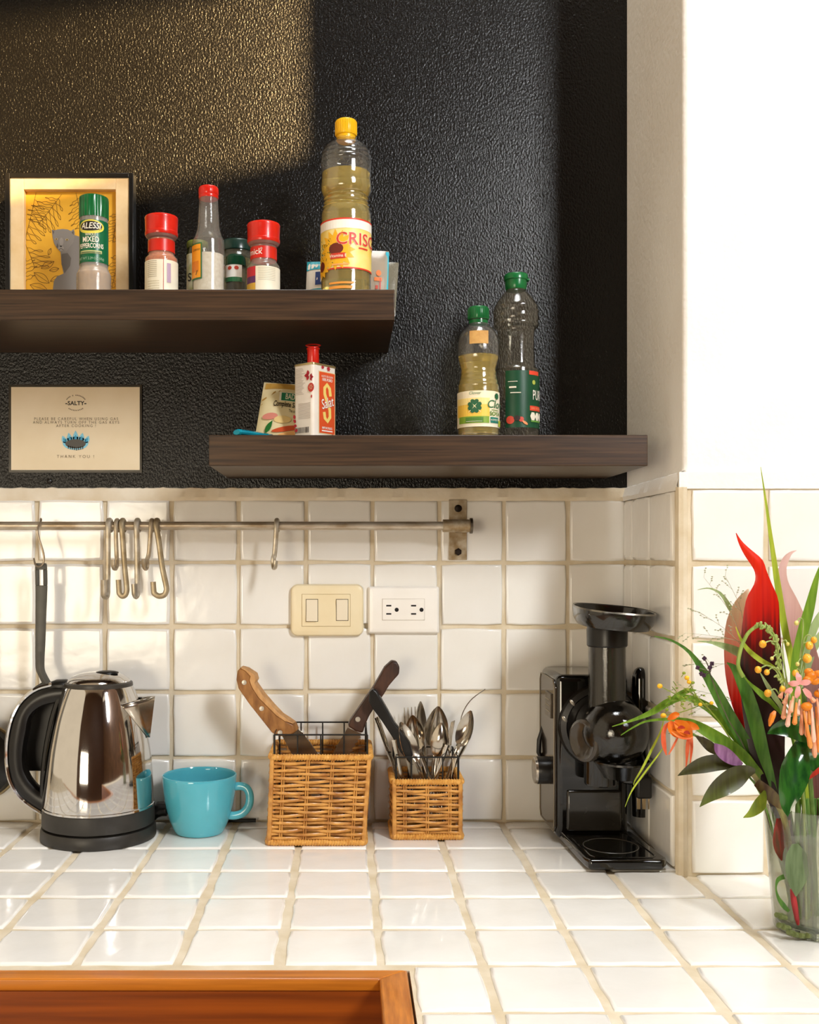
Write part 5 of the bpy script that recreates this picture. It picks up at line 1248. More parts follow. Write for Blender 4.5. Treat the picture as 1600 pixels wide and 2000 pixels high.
# drip tray
bt = [(XP(1152, -.282), -.282), (XP(1296, -.282), -.282), (XP(1303, -.27), -.268), (.4360, jyf+.01), (jx0+.006, jyf+.01), (XP(1143, -.27), -.268)]
MB().prism([(a, b, .003) for a, b in bt], (0, 0, .0145)).build('drip_tray', M_gloss_black, ju, bevel=.004, seg=3)
MB().lathe([(.0385, 0), (.0392, .0006), (.0400, 0)], 48, ((bt[0][0]+bt[1][0])/2-.004, -.212, .0176), cap=False).build('tray_ring', mat('faint_grey_ring', '4a443c', .3), ju)
MB().tube([(bt[0][0]+.012, -.272, .0172), (bt[1][0]-.012, -.272, .0172), (bt[1][0]-.006, -.262, .0172), (.424, jyf-.004, .0172), (jx0+.016, jyf-.004, .0172), (bt[0][0]+.006, -.262, .0172)], .0016, 6, closed=True).build('tray_bead', M_gloss_black, ju)
MB().box((jx0+.016, jyf-.005, .020), (jx1-.012, jyf+.004, .082)).build('front_window', mat('grey_gloss_panel', '2a2722', .12, col2='25221d', coat=.5), ju, bevel=.003)
# plug
px_, pz_ = XP(1258, -.19), 0
MB().tube(spline([(.4290, -.14, .17), (.438, -.16, .150), (.4420, -.185, .128), (.4400, -.190, .112)], 16), .0032, 8).build('power_cord', M_black_plastic, ju)
q0 = P(1257, 1548, -.19)
MB().box((q0.x-.011, q0.y-.008, q0.z-.008), (q0.x+.011, q0.y+.008, q0.z+.024)).build('plug', M_black_plastic, ju, bevel=.003)
for dx, wd_ in ((-.0075, .0026), (.0005, .0026), (.0078, .0010)):
    o = MB().box((q0.x+dx-wd_, q0.y-.0016, q0.z-.0245), (q0.x+dx+wd_, q0.y+.0006, q0.z-.006)); o.build('plug_prong', mat('dull_brass', 'a08c6c', .3, 1.), ju, bevel=.0004)

# ------------------------------------------------------------------ vase
VX, VY = XP(1597, -.495), -.497
va = thing('glass_vase', 'clear glass vase of water standing at the right edge of the counter', 'vase', (VX, VY, 0))
rb, rt_, hv = .0495, .0615, .147
def VR(z): return rb+(rt_-rb)*z/hv
M_vglass = film('vase_glass', 'eef0ea', .03, 1.5, .03, 'e8e6de', 1.6)
vo = [(rb*.9, .0006), (rb*.985, .0012), (VR(.003), .003)]+[(VR(z), z) for z in (.02, .05, .08, .11, .14, hv)]
MB().lathe(vo+[(rt_-.0010, hv+.0010), (rt_-.0022, hv)]+[(VR(z)-.0024, z) for z in (.14, .11, .08, .05, .016)]+[(rb*.85, .0125), (0, .0120)], 64, (VX, VY, 0), cap=False).build('glass', M_vglass, va)
MB().lathe([(0, .0014), (rb*.9, .0014), (rb*.955, .004), (rb*.955, .010), (rb*.84, .0116), (0, .0112)], 64, (VX, VY, 0)).build('thick_base', mat('base_glass', 'e9efe8', .02, trans=.9, ior=1.45, col2='e4ece4'), va)
WL = .112
MB().lathe([(0, .0130), (rb*.84, .0135)]+[(VR(z)-.0028, z) for z in (.018, .04, .07, .10, WL-.001)]+[(VR(WL)-.0028, WL), (0, WL)], 64, (VX, VY, 0), cap=False).build('water', film('vase_water', 'f4f2ea', .03, 1.2, .2, 'eae6da', .4), va)

# ------------------------------------------------------------------ plants
def ribbon(mb, pts, th=.0007, cup=.25, n=22, mi=0, fold=0., across=6):
    """pts: (px, py, y, half width px) along the leaf; solid blade with a folded cross-section"""
    q = spline(pts, n); nv = across+1; fr = []; bk = []
    for i, (px, py, y, hw) in enumerate(q):
        c_ = P(px, py, y); a = q[max(i-1, 0)]; b = q[min(i+1, n-1)]
        t_ = P(b[0], b[1], b[2])-P(a[0], a[1], a[2])
        if t_.length < 1e-9: t_ = Vector((0, 0, 1))
        t_.normalize()
        s_ = t_.cross(Vector((0, 1, 0)))
        s_ = s_.normalized() if s_.length > 1e-6 else Vector((1, 0, 0)); nn = s_.cross(t_).normalized()
        if nn.y > 0: nn = -nn
        w_ = max(S(hw, y), .0002)
        for j in range(nv):
            v = -1+2*j/across; off = nn*(cup*w_*(v*v-.4))+nn*(fold*w_*abs(v)*-1)
            p_ = c_+s_*(w_*v)+off; fr.append(p_+nn*th*.5*(1-.7*v*v)); bk.append(p_-nn*th*.5*(1-.7*v*v))
    k = n*nv; fs = []
    for i in range(n-1):
        for j in range(across):
            a = i*nv+j; fs += [(a, a+1, a+nv+1, a+nv), (k+a+nv, k+a+nv+1, k+a+1, k+a)]
        a = i*nv; fs += [(a, a+nv, k+a+nv, k+a), (k+a+across, k+a+nv+across, a+nv+across, a+across)]
    for j in range(across): fs += [(j+1, j, k+j, k+j+1), (k-nv+j, k-nv+j+1, 2*k-nv+j+1, 2*k-nv+j)]
    mb.add(fr+bk, fs, mi); return mb
def leafmat(name, c1, c2, rough=.4, tl=.25, ns=30, stretch=(6, 6, .8), coat=.1, spec=.4): return mat(name, c1, rough, col2=c2, nscale=ns, nstretch=stretch, translucent=tl, coat=coat, spec=spec)
G_mid = leafmat('grass_green', '8fb23a', '6b9428', tl=.4); G_dark = leafmat('deep_green', '5f8a34', '447026', tl=.3); G_yel = leafmat('yellow_green', 'c6d048', 'a4b838', tl=.4); G_pale = leafmat('pale_green', 'c8d6a4', 'aec488', tl=.5)
G_gloss = leafmat('glossy_dark_green', '2a5c1e', '163f18', .16, .10, coat=.5); G_stem = leafmat('stem_green', '6b8a3c', '4f6e2a', .45, .1)
def zramp(name, stops, rough, z0, z1, tl, streak=.25):
    """leaf colour running along its length (object z), streaked across"""
    m = mat(name, 'ffffff', rough, nscale=1); nt = m.node_tree; N = nt.nodes; L = nt.links; b = N['Principled BSDF']
    ge = N.new('ShaderNodeTexCoord'); sx = N.new('ShaderNodeSeparateXYZ'); L.new(ge.outputs['Object'], sx.inputs[0])
    mp_ = N.new('ShaderNodeMapping'); mp_.inputs['Scale'].default_value = (260, 60, 5); L.new(ge.outputs['Object'], mp_.inputs[0])
    nz = N.new('ShaderNodeTexNoise'); nz.inputs['Scale'].default_value = 1; nz.inputs['Detail'].default_value = 2; L.new(mp_.outputs[0], nz.inputs['Vector'])
    mr = N.new('ShaderNodeMapRange'); mr.inputs[1].default_value = z0; mr.inputs[2].default_value = z1; L.new(sx.outputs[2], mr.inputs[0])
    ad = N.new('ShaderNodeMath'); ad.operation = 'MULTIPLY_ADD'; ad.inputs[1].default_value = streak; L.new(nz.outputs['Fac'], ad.inputs[0]); L.new(mr.outputs[0], ad.inputs[2])
    sb = N.new('ShaderNodeMath'); sb.operation = 'SUBTRACT'; sb.inputs[1].default_value = streak*.5; L.new(ad.outputs[0], sb.inputs[0])
    cr = N.new('ShaderNodeValToRGB'); els = cr.color_ramp.elements
    while len(els) < len(stops): els.new(.5)
    for e, (p_, c_) in zip(els, stops): e.position = p_; e.color = lin(c_)
    L.new(sb.outputs[0], cr.inputs[0]); L.new(cr.outputs[0], b.inputs['Base Color'])
    tr = N.new('ShaderNodeBsdfTranslucent'); L.new(cr.outputs[0], tr.inputs[0]); ms = N.new('ShaderNodeMixShader'); ms.inputs[0].default_value = tl
    L.new(b.outputs[0], ms.inputs[1]); L.new(tr.outputs[0], ms.inputs[2]); L.new(ms.outputs[0], N['Material Output'].inputs[0])
    b.inputs['Coat Weight'].default_value = .15
    return m
def single(name, label, cat, pts_list, m, group=None, **kw):
    mb = MB()
    for p_ in pts_list: ribbon(mb, p_, **kw)
    a = pts_list[0][-1]; o = mb.build(name, m, None, loc=tuple(P(a[0], a[1], a[2])))
    return tag(o, label, cat, group)
yv = VY
# big red leaf (edges traced as centre + half width)
red = [(1438, 1041, -.50, .6), (1447, 1060, -.50, 4), (1462, 1080, -.50, 8.5), (1480, 1100, -.50, 12), (1487, 1118, -.50, 11.5), (1491, 1140, -.50, 17), (1491, 1170, -.50, 31), (1489, 1210, -.50, 36), (1488, 1260, -.50, 40), (1490, 1320, -.50, 43), (1495, 1400, -.50, 41), (1502, 1480, -.505, 33), (1520, 1560, -.505, 20), (1545, 1640, -.505, 8), (1562, 1720, -.50, 5), (1570, 1810, -.495, 4)]
z_of = lambda py, y=-.5: ZP(py, y)
lz = P(1570, 1810, -.495).z
m_red = zramp('cordyline_red_backlit', [(0., '2a1210'), (.42, '2c1310'), (.55, '6a120d'), (.68, 'c81a0c'), (1., 'ee3410')], .35, z_of(1480)-lz, z_of(1060)-lz, .40, .36)  # sunlight through the upper leaf is painted in as brighter red
single('cordyline_leaf', 'large leaf, tip coloured bright red as if backlit, maroon below, in the vase', 'leaf', [red], m_red, cup=-.20, n=40, across=10, th=.0010)
m_pk = zramp('cordyline_pink', [(0., '8a1512'), (.25, 'e8483a'), (.5, 'f8a898'), (.8, 'f0dcc0'), (1., 'f2e4d0')], .4, z_of(1460)-lz, z_of(1160)-lz, .6, .3)
single('cordyline_leaf', 'salmon and red leaf behind the left edge of the big red leaf', 'leaf', [[(1462, 1150, -.47, 1), (1452, 1180, -.47, 18), (1445, 1220, -.47, 28), (1444, 1270, -.47, 31), (1448, 1330, -.47, 30), (1460, 1390, -.47, 25), (1478, 1440, -.475, 16), (1500, 1500, -.48, 10), (1530, 1600, -.485, 6), (1560, 1790, -.49, 4)]], m_pk, cup=.2, n=30, across=8)
single('cordyline_leaf', 'pale pink leaf with a curled tip right of the big red leaf', 'leaf', [[(1556, 1075, -.465, .6), (1545, 1080, -.465, 3), (1535, 1092, -.465, 6.5), (1528, 1112, -.465, 8), (1530, 1140, -.465, 10), (1540, 1175, -.465, 17), (1553, 1220, -.465, 23), (1570, 1290, -.465, 28), (1590, 1380, -.47, 30), (1600, 1480, -.48, 20), (1590, 1600, -.49, 7), (1580, 1780, -.49, 4)]], zramp('cordyline_pale', [(0., '6b3a30'), (.45, 'c4938a'), (.7, 'e6c4bc'), (1., 'ecd0c8')], .45, z_of(1480)-lz, z_of(1080)-lz, .45, .25), cup=.25, n=30, across=8)
# blades
BL = [
 ('tall narrow grass blade rising highest above the bouquet', G_yel, [(1486, 912, -.49, .5), (1496, 980, -.49, 2.2), (1507, 1060, -.49, 4.2), (1520, 1150, -.49, 6.5), (1533, 1230, -.49, 7), (1550, 1310, -.49, 7), (1570, 1420, -.49, 6), (1580, 1600, -.49, 4), (1585, 1800, -.49, 3)]),
 ('broad green blade leaning right beside the pale pink leaf', G_mid, [(1601, 1106, -.51, 1), (1592, 1140, -.51, 6), (1580, 1190, -.51, 10), (1566, 1240, -.51, 11), (1555, 1290, -.51, 10), (1552, 1360, -.51, 9), (1560, 1480, -.505, 7), (1572, 1600, -.50, 4), (1578, 1800, -.50, 3)]),
 ('pale blade at the far right edge behind the yellow berries', G_pale, [(1625, 1170, -.47, 2), (1600, 1205, -.47, 7), (1580, 1250, -.47, 9), (1565, 1310, -.47, 8), (1560, 1400, -.475, 6), (1572, 1600, -.48, 4), (1580, 1780, -.49, 3)]),
 ('second pale blade low at the far right edge', G_pale, [(1625, 1215, -.465, 2), (1600, 1245, -.465, 8), (1580, 1285, -.465, 9), (1570, 1350, -.465, 7), (1575, 1500, -.47, 5), (1585, 1780, -.49, 3)]),
 ('long grey green blade arching to the upper left from the vase', G_dark, [(1278, 1243, -.50, .8), (1310, 1250, -.50, 2), (1345, 1272, -.50, 3.5), (1372, 1308, -.50, 7), (1395, 1345, -.50, 10.5), (1425, 1400, -.50, 12.5), (1455, 1450, -.50, 12), (1482, 1500, -.50, 10), (1515, 1570, -.50, 6), (1540, 1680, -.50, 4), (1560, 1810, -.49, 3)]),
 ('bright green blade bending down left across the juicer dome', G_mid, [(1196, 1419, -.49, .6), (1240, 1405, -.49, 3), (1275, 1390, -.49, 6), (1305, 1371, -.49, 7.5), (1335, 1362, -.49, 6), (1365, 1371, -.49, 7.5), (1400, 1394, -.49, 10), (1440, 1440, -.495, 10), (1478, 1495, -.50, 8), (1515, 1575, -.50, 5), (1555, 1805, -.49, 3)]),
 ('green blade just above the bright one with a tip over the juicer', G_mid, [(1300, 1376, -.505, 1), (1318, 1362, -.505, 5), (1340, 1350, -.505, 5), (1360, 1348, -.505, 1)]),
 ('long blade crossing the orange flower to the left', G_mid, [(1213, 1436, -.515, .6), (1238, 1420, -.515, 1.6), (1265, 1408, -.515, 2.2), (1310, 1405, -.515, 3.5), (1350, 1412, -.515, 8), (1390, 1434, -.515, 11.5), (1430, 1460, -.512, 12), (1465, 1490, -.51, 9), (1505, 1560, -.50, 5), (1550, 1800, -.49, 3)]),
 ('thin drooping blade hanging in front of the juicer dome', G_yel, [(1296, 1408, -.52, .8), (1290, 1430, -.52, 1.6), (1275, 1460, -.52, 2.4), (1255, 1500, -.52, 2.2), (1240, 1525, -.52, 1.2), (1238, 1534, -.52, .4)]),
 ('lowest thin blade with a drooping tip before the plug prongs', G_yel, [(1300, 1455, -.53, .8), (1280, 1482, -.53, 1.5), (1255, 1515, -.53, 1.8), (1234, 1545, -.53, 1.4), (1221, 1576, -.53, .4)]),
 ('yellow green blade lying across the dark part of the red leaf', G_yel, [(1437, 1224, -.535, .5), (1447, 1248, -.535, 2.5), (1462, 1270, -.535, 4.5), (1485, 1289, -.535, 5), (1505, 1300, -.535, 4), (1525, 1318, -.535, 3), (1555, 1380, -.52, 3), (1570, 1560, -.50, 3), (1575, 1800, -.495, 2)]),
 ('slim green blade pointing up left under the yellow berries', G_mid, [(1452, 1320, -.53, .5), (1468, 1338, -.53, 3), (1490, 1358, -.53, 6), (1512, 1378, -.53, 4), (1545, 1430, -.52, 3), (1572, 1600, -.50, 3), (1578, 1800, -.495, 2)]),
 ('short pale blade below the yellow berries', G_pale, [(1484, 1312, -.535, .5), (1497, 1335, -.535, 3.5), (1512, 1360, -.535, 5), (1528, 1385, -.535, 4), (1555, 1450, -.52, 3), (1575, 1620, -.50, 2.5), (1580, 1800, -.495, 2)]),
 ('pale reed blade bending left with a browned tip', G_pale, [(1363, 1152, -.46, .5), (1385, 1149, -.46, 1.5), (1408, 1160, -.46, 3), (1428, 1190, -.46, 5), (1448, 1225, -.46, 5), (1475, 1290, -.465, 5), (1510, 1400, -.47, 5), (1545, 1600, -.48, 4), (1575, 1780, -.49, 3)]),
 ('grey green leaf lying left over the salmon leaf', G_pale, [(1362, 1252, -.475, .6), (1390, 1255, -.475, 3), (1420, 1264, -.475, 7), (1448, 1277, -.475, 9), (1470, 1295, -.475, 6), (1500, 1400, -.48, 4), (1545, 1600, -.485, 3), (1570, 1780, -.49, 3)]),
 ('dark olive blade in front of the salmon leaf', G_dark, [(1420, 1294, -.515, .8), (1434, 1305, -.515, 7), (1446, 1325, -.515, 11), (1460, 1360, -.515, 13), (1475, 1410, -.51, 14), (1490, 1470, -.51, 12), (1515, 1560, -.505, 6), (1555, 1800, -.49, 3)]),
]
for lab, m_, pts in BL: single('grass_blade', lab, 'blade', [pts], m_, 'long blades in the vase', cup=.3, n=30, across=4, th=.0006)
# submerged stalks
for k, (x0, x1_, c_) in enumerate(((1549, 1560, G_stem), (1566, 1574, G_dark), (1582, 1576, G_stem), (1600, 1590, G_dark), (1618, 1602, G_stem))):
    a, b = P(x0-6, 1830 if k else 1822, yv-.012+.006*k), P(x1_, 1560, yv)
    a.z = max(a.z, .0145)
    o = MB().tube([a, (a+b)/2+Vector((.002*(-1)**k, 0, 0)), b], [.0038, .0036, .0032], 10).build('flower_stalk', c_, None, loc=tuple(a))
    tag(o, ('leftmost thick green stalk under water in the vase', 'dark green stalk second from the left under water in the vase', 'bright green stalk in the middle of the vase water', 'dark green stalk right of the middle under water in the vase', 'rightmost green stalk under water at the frame edge')[k], 'stalk', 'stalks in the vase')
single('cordyline_leaf', 'red rolled leaf stub under water in the vase', 'leaf', [[(1548, 1736, -.535, 4), (1552, 1760, -.535, 6), (1557, 1790, -.535, 5), (1560, 1806, -.53, 3)]], leafmat('rolled_red', 'c03a3c', '8e2a2c', .4, .3), cup=-.6)
single('submerged_leaf', 'broad grey green leaf under water against the vase wall', 'leaf', [[(1553, 1648, -.540, 6), (1555, 1670, -.540, 20), (1557, 1700, -.540, 23), (1556, 1725, -.540, 16), (1555, 1751, -.540, 1)]], leafmat('wet_leaf', '7d9068', '5d7048', .4, .3), cup=.1)
single('submerged_leaf', 'red edged leaf under water at the left of the vase', 'leaf', [[(1530, 1600, -.52, 14), (1524, 1640, -.52, 15), (1522, 1660, -.52, 9), (1527, 1681, -.52, 1)]], leafmat('wet_red_leaf', 'b03430', '5a4630', .4, .3), cup=.2)
single('submerged_leaf', 'thin dark curled leaf under water left of the stalks', 'leaf', [[(1532, 1712, -.535, 5), (1520, 1718, -.535, 4), (1516, 1734, -.535, 1.5), (1520, 1752, -.535, 3), (1530, 1768, -.535, 5), (1541, 1780, -.53, 3)]], G_dark, cup=.1)
cl_ = MB()
for i, (px, py) in enumerate(((1522, 1788), (1528, 1791), (1526, 1808), (1535, 1812), (1545, 1822), (1556, 1826), (1568, 1828), (1582, 1828))):
    cl_.tube([P(px-5, py-1, -.538), P(px+6, py+1, -.530)], [.0030, .0034], 8)
tag(cl_.build('cut_stem_ends', leafmat('cut_stem', '7c8450', '5c6638', .5, .1), None, loc=tuple(P(1540, 1815, -.53))), 'cut green stem ends gathered at the bottom of the vase', 'stems', kind='stuff')

# purple striped trailing sprig on the left
tr_ = thing('trailing_sprig', 'trailing sprig with olive striped leaves and a purple underside, left of the vase', 'sprig', tuple(P(1495, 1570, -.53)))
M_tl = zramp('striped_olive', [(0., '4e5a22'), (.35, '3a2c18'), (.6, '5f6a2e'), (1., '3c3a1a')], .35, -.03, .03, .22, .4)
MB().tube(spline([P(1362, 1438, -.53), P(1400, 1463, -.53), P(1440, 1495, -.535), P(1470, 1512, -.535), P(1490, 1540, -.535), P(1512, 1560, -.53), P(1535, 1610, -.525), P(1550, 1720, -.52)], 30), [.0016+.0020*min(1, i/18) for i in range(30)], 8).build('stem', leafmat('sprig_stem', '8a8a4c', '6a5a34', .4, .1), tr_)
for m_, pts in ((M_tl, [(1324, 1515, -.55, .5), (1345, 1504, -.55, 9), (1372, 1494, -.55, 16), (1402, 1489, -.548, 16), (1425, 1492, -.545, 11), (1447, 1497, -.54, 3)]),
                (M_tl, [(1367, 1576, -.56, .5), (1385, 1556, -.56, 11), (1408, 1537, -.56, 20), (1435, 1519, -.555, 22), (1458, 1508, -.55, 14), (1475, 1506, -.54, 4)]),
                (leafmat('brown_olive', '4c4424', '32281a'), [(1358, 1437, -.545, .5), (1372, 1446, -.545, 7), (1388, 1459, -.545, 10), (1402, 1471, -.54, 5)]),
                (leafmat('purple_underside', 'a678a0', '7e4f7a', .4, .3), [(1396, 1452, -.555, 1), (1404, 1462, -.555, 10), (1418, 1474, -.555, 13), (1434, 1485, -.55, 10), (1450, 1493, -.545, 3)]),
                (leafmat('lime_leaf', '9aa838', '76882a', .4, .35), [(1452, 1597, -.55, .5), (1468, 1588, -.55, 8), (1483, 1572, -.55, 13), (1491, 1556, -.545, 8), (1494, 1544, -.54, 2)]),
                (leafmat('brown_sheath', '6a5a30', '4a3018', .4, .2), [(1478, 1528, -.54, 8), (1500, 1548, -.54, 12), (1518, 1566, -.535, 10), (1530, 1580, -.53, 3)])):
    MB_ = ribbon(MB(), pts, cup=.22, n=18, across=6); MB_.build('leaf', m_, tr_)
# glossy leaves in front
single('glossy_leaf', 'dark green glossy leaf pointing down over the vase rim', 'leaf', [[(1539, 1595, -.575, .6), (1537, 1575, -.575, 12), (1542, 1545, -.575, 24), (1550, 1510, -.57, 30), (1558, 1480, -.565, 24), (1566, 1450, -.555, 12), (1575, 1420, -.54, 4)]], G_gloss, cup=.35, n=22, across=8, th=.001)
single('glossy_leaf', 'dark green leaf pointing left below the peach flowers', 'leaf', [[(1499, 1433, -.56, .6), (1515, 1425, -.56, 11), (1540, 1420, -.56, 20), (1570, 1424, -.56, 25), (1600, 1432, -.555, 24), (1630, 1450, -.55, 10)]], G_gloss, cup=.25, n=20, across=8, th=.001)
single('glossy_leaf', 'dark green leaf under the peach flowers at the right edge', 'leaf', [[(1560, 1478, -.55, 3), (1580, 1484, -.55, 16), (1605, 1490, -.55, 20), (1640, 1500, -.545, 8)]], G_gloss, cup=.25, n=16, across=6)
single('glossy_leaf', 'narrow red leaf at the right edge above the vase rim', 'leaf', [[(1577, 1524, -.56, 1), (1590, 1512, -.56, 4), (1605, 1500, -.56, 5), (1625, 1485, -.555, 3)]], leafmat('red_leaf', 'c8321c', 'a02414', .4, .3), cup=.2)
# arched seed stalk
ar = thing('seed_stalk', 'arched green seed stalk curling over the red leaf', 'stalk', tuple(P(1452, 1320, -.54)))
ap = spline([(1452, 1322), (1442, 1300), (1446, 1272), (1453, 1252), (1463, 1235), (1480, 1223), (1496, 1225), (1510, 1238), (1517, 1262), (1520, 1290), (1522, 1330)], 50)
MB().tube([P(a, b, -.545) for a, b in ap], [.0024-.0008*i/49 for i in range(50)], 8).build('stem', leafmat('bright_stem', 'a4b85c', '7f9a3c', .45, .2), ar)
bd = MB(); r_ = random.Random(3)
for i in range(24, 50):
    for k in range(2):
        a, b = ap[i]; p_ = P(a+r_.uniform(-6, 6), b+r_.uniform(-5, 5), -.547-r_.uniform(-.002, .003)); bd.ball(p_, .0013, (1, .8, 2.1), 7, 5, rot=Matrix.Rotation(r_.uniform(-1, 1), 3, 'Y'))
tag(bd.build('seed_grains', leafmat('seed_green', 'b3c070', '8aa04a', .5, .2), ar), kind='stuff')
# yellow berries on stalks
by_ = thing('berry_spray', 'spray of small yellow berries on fine stalks beside the red leaf', 'berries', tuple(P(1535, 1400, -.545)))
BP = [(1490, 1258, 7), (1481, 1308, 6.5), (1498, 1313, 5.5), (1529, 1346, 6), (1508, 1286, 3.5), (1558, 1297, 4), (1539, 1258, 3.5), (1556, 1217, 4.5), (1590, 1250, 6), (1581, 1261, 7.5), (1577, 1286, 8.5), (1554, 1315, 6.5), (1500, 1354, 7)]
mbs = MB()
for px, py, r in BP:
    q_ = P(px, py, -.552); sx_ = 1524+rnd.uniform(-3, 6) if px < 1545 else 1566+rnd.uniform(-3, 6)
    mbs.tube(spline([q_, P((px+sx_)/2, py-8+rnd.uniform(-3, 3), -.550), P(sx_, py+14, -.546), P(1548, 1400, -.54)], 12), .0008, 5)
    MB().ball(q_, S(r, -.552), (1, 1, 1.12), 14, 8).build('berry', mat('yellow_berry' if r > 5 else 'pale_berry', 'f0b83c' if r > 5 else 'dcd07a', .35, col2='e29a1e' if r > 5 else 'c8bb5a', nscale=200, coat=.2), by_)
mbs.tube([P(1548, 1400, -.54), P(1570, 1560, -.51), P(1575, 1800, -.50)], .0015, 6)
tag(mbs.build('stalks', leafmat('fine_stalk', 'b9c87c', '93a95a', .5, .2), by_), kind='stuff')
# peach tubular flower head
pf = thing('peach_flower', 'peach and pink flower head of hanging tubes at the right edge', 'flower', tuple(P(1565, 1345, -.57)))
M_pe = [mat('peach_petal_%d' % k, c1, .45, col2=c2, nscale=70, translucent=.3) for k, (c1, c2) in enumerate((('f8cfae', 'f4b288'), ('fadfcc', 'f6c6ae'), ('f4b060', 'ec9440'), ('f6c2a0', 'f0a478')))]
M_pk = mat('pink_petal', 'f6b8b0', .45, col2='f2a49c', nscale=70, translucent=.3)
TB = [(1535, 1362, 1530, 1405), (1545, 1368, 1538, 1420), (1556, 1372, 1552, 1416), (1566, 1376, 1566, 1436), (1574, 1380, 1577, 1440), (1585, 1376, 1590, 1450), (1594, 1380, 1600, 1470), (1529, 1352, 1524, 1362), (1550, 1360, 1544, 1392), (1562, 1366, 1558, 1398), (1580, 1370, 1582, 1416), (1596, 1364, 1604, 1420), (1540, 1352, 1532, 1376), (1604, 1375, 1612, 1440), (1570, 1388, 1584, 1462), (1588, 1390, 1592, 1480), (1575, 1352, 1592, 1372), (1600, 1345, 1616, 1400)]
for i, (ax_, ay_, bx_, by2) in enumerate(TB):
    yy = -.570-.004*(i % 3); a, b = P(ax_, ay_, yy), P(bx_, by2, yy-.004); d_ = b-a
    MB().tube([a, a+d_*.35, a+d_*.75, a+d_*.92, b], [.0011, .0016, .0025, .0029, .0012], 8).build('tube_petal', M_pe[i % 4], pf)
for px, py, l, a_ in ((1562, 1334, 21, 100), (1562, 1334, 22, 5), (1562, 1334, 22, 185), (1560, 1340, 24, 262), (1570, 1345, 24, 310), (1548, 1345, 16, 215)):
    p_ = P(px, py, -.585); u = math.radians(a_); e = P(px+l*math.cos(u), py-l*math.sin(u), -.582)
    m = (p_+e)/2; mb = MB()
    ribbon(mb, [(px, py, -.586, 3), (px+l*.5*math.cos(u), py-l*.5*math.sin(u), -.588, 6), (px+l*.85*math.cos(u), py-l*.85*math.sin(u), -.586, 4), (px+l*math.cos(u), py-l*math.sin(u), -.583, .6)], cup=.2, n=10, across=4)
    mb.build('star_petal', M_pk, pf)
for i, (px, py, r) in enumerate(((1585, 1320, 13), (1578, 1328, 10), (1592, 1330, 10), (1598, 1316, 9), (1580, 1312, 9), (1576, 1380, 11), (1600, 1355, 10))):
    MB().ball(P(px, py, -.575-.002*(i % 2)), S(r, -.575), (1, .7, .8), 12, 7).build('orange_bud', mat('orange_bud', 'f0941e', .4, col2='e07a10', nscale=90, translucent=.2), pf)
MB().tube([P(1570, 1345, -.565), P(1580, 1480, -.54), P(1590, 1620, -.51), P(1592, 1815, -.49)], .0028, 8).build('stem', G_stem, pf)
bu = MB(); bu.tube([P(1514, 1389, -.575), P(1510, 1396, -.576), P(1506, 1408, -.576), P(1503, 1418, -.574)], [.0015, .0032, .003, .001], 8)
tag(bu.build('orange_bud', mat('single_orange_bud', 'e0821c', .4, col2='c4601a'), None, loc=tuple(P(1508, 1400, -.575))), 'single slim orange bud against the dark part of the red leaf', 'bud')
# orange flower with coral streamers
of = thing('orange_flower', 'orange flower with coral streamers in front of the juicer dome', 'flower', tuple(P(1330, 1415, -.53)))
M_of = mat('orange_petal', 'f39418', .45, col2='e86a12', nscale=60, translucent=.35); M_cs = mat('coral_petal', 'f08a5c', .5, col2='e8683c', nscale=60, translucent=.4); M_rd = mat('red_throat', 'b52a0c', .45, col2='8e1c08', nscale=60)
for pts in ([(1305, 1406, -.532, 2), (1312, 1400, -.533, 6), (1320, 1396, -.533, 6), (1327, 1396, -.532, 2)], [(1308, 1409, -.534, 3), (1314, 1420, -.536, 11), (1321, 1432, -.536, 9), (1326, 1440, -.535, 2)], [(1318, 1408, -.535, 3), (1330, 1418, -.538, 13), (1342, 1428, -.538, 11), (1352, 1436, -.535, 2)], [(1330, 1410, -.533, 3), (1345, 1416, -.535, 8), (1358, 1420, -.534, 6), (1366, 1424, -.533, 1)], [(1312, 1428, -.537, 2), (1328, 1436, -.539, 6), (1345, 1440, -.537, 4), (1354, 1438, -.536, 1)]):
    ribbon(MB(), pts, cup=.5, n=12, across=6).build('petal', M_of, of)
for pts in ([(1324, 1422, -.541, 1), (1331, 1420, -.542, 3.5), (1338, 1422, -.541, 1)], [(1336, 1431, -.541, 1), (1342, 1430, -.542, 3.5), (1348, 1434, -.541, 1)]): ribbon(MB(), pts, cup=.2, n=8, across=4).build('throat', M_rd, of)
for pts in ([(1310, 1412, -.533, 3), (1301, 1418, -.533, 4), (1296, 1432, -.533, 4.5), (1297, 1455, -.533, 4.5), (1302, 1475, -.532, 1)], [(1346, 1438, -.535, 3), (1343, 1460, -.535, 4), (1341, 1490, -.534, 1.5), (1339, 1502, -.534, .5)], [(1351, 1436, -.535, 2), (1351, 1460, -.535, 3), (1349, 1485, -.534, 1.2), (1347, 1500, -.534, .5)], [(1324, 1440, -.533, 1.5), (1316, 1456, -.533, 2.2), (1306, 1474, -.533, 1)]):
    ribbon(MB(), pts, cup=.3, n=14, across=4).build('streamer', M_cs, of)
MB().tube(spline([P(1345, 1430, -.532), P(1385, 1452, -.53), P(1430, 1490, -.525), P(1490, 1560, -.51), P(1555, 1800, -.495)], 20), .0014, 6).build('stem', G_stem, of)
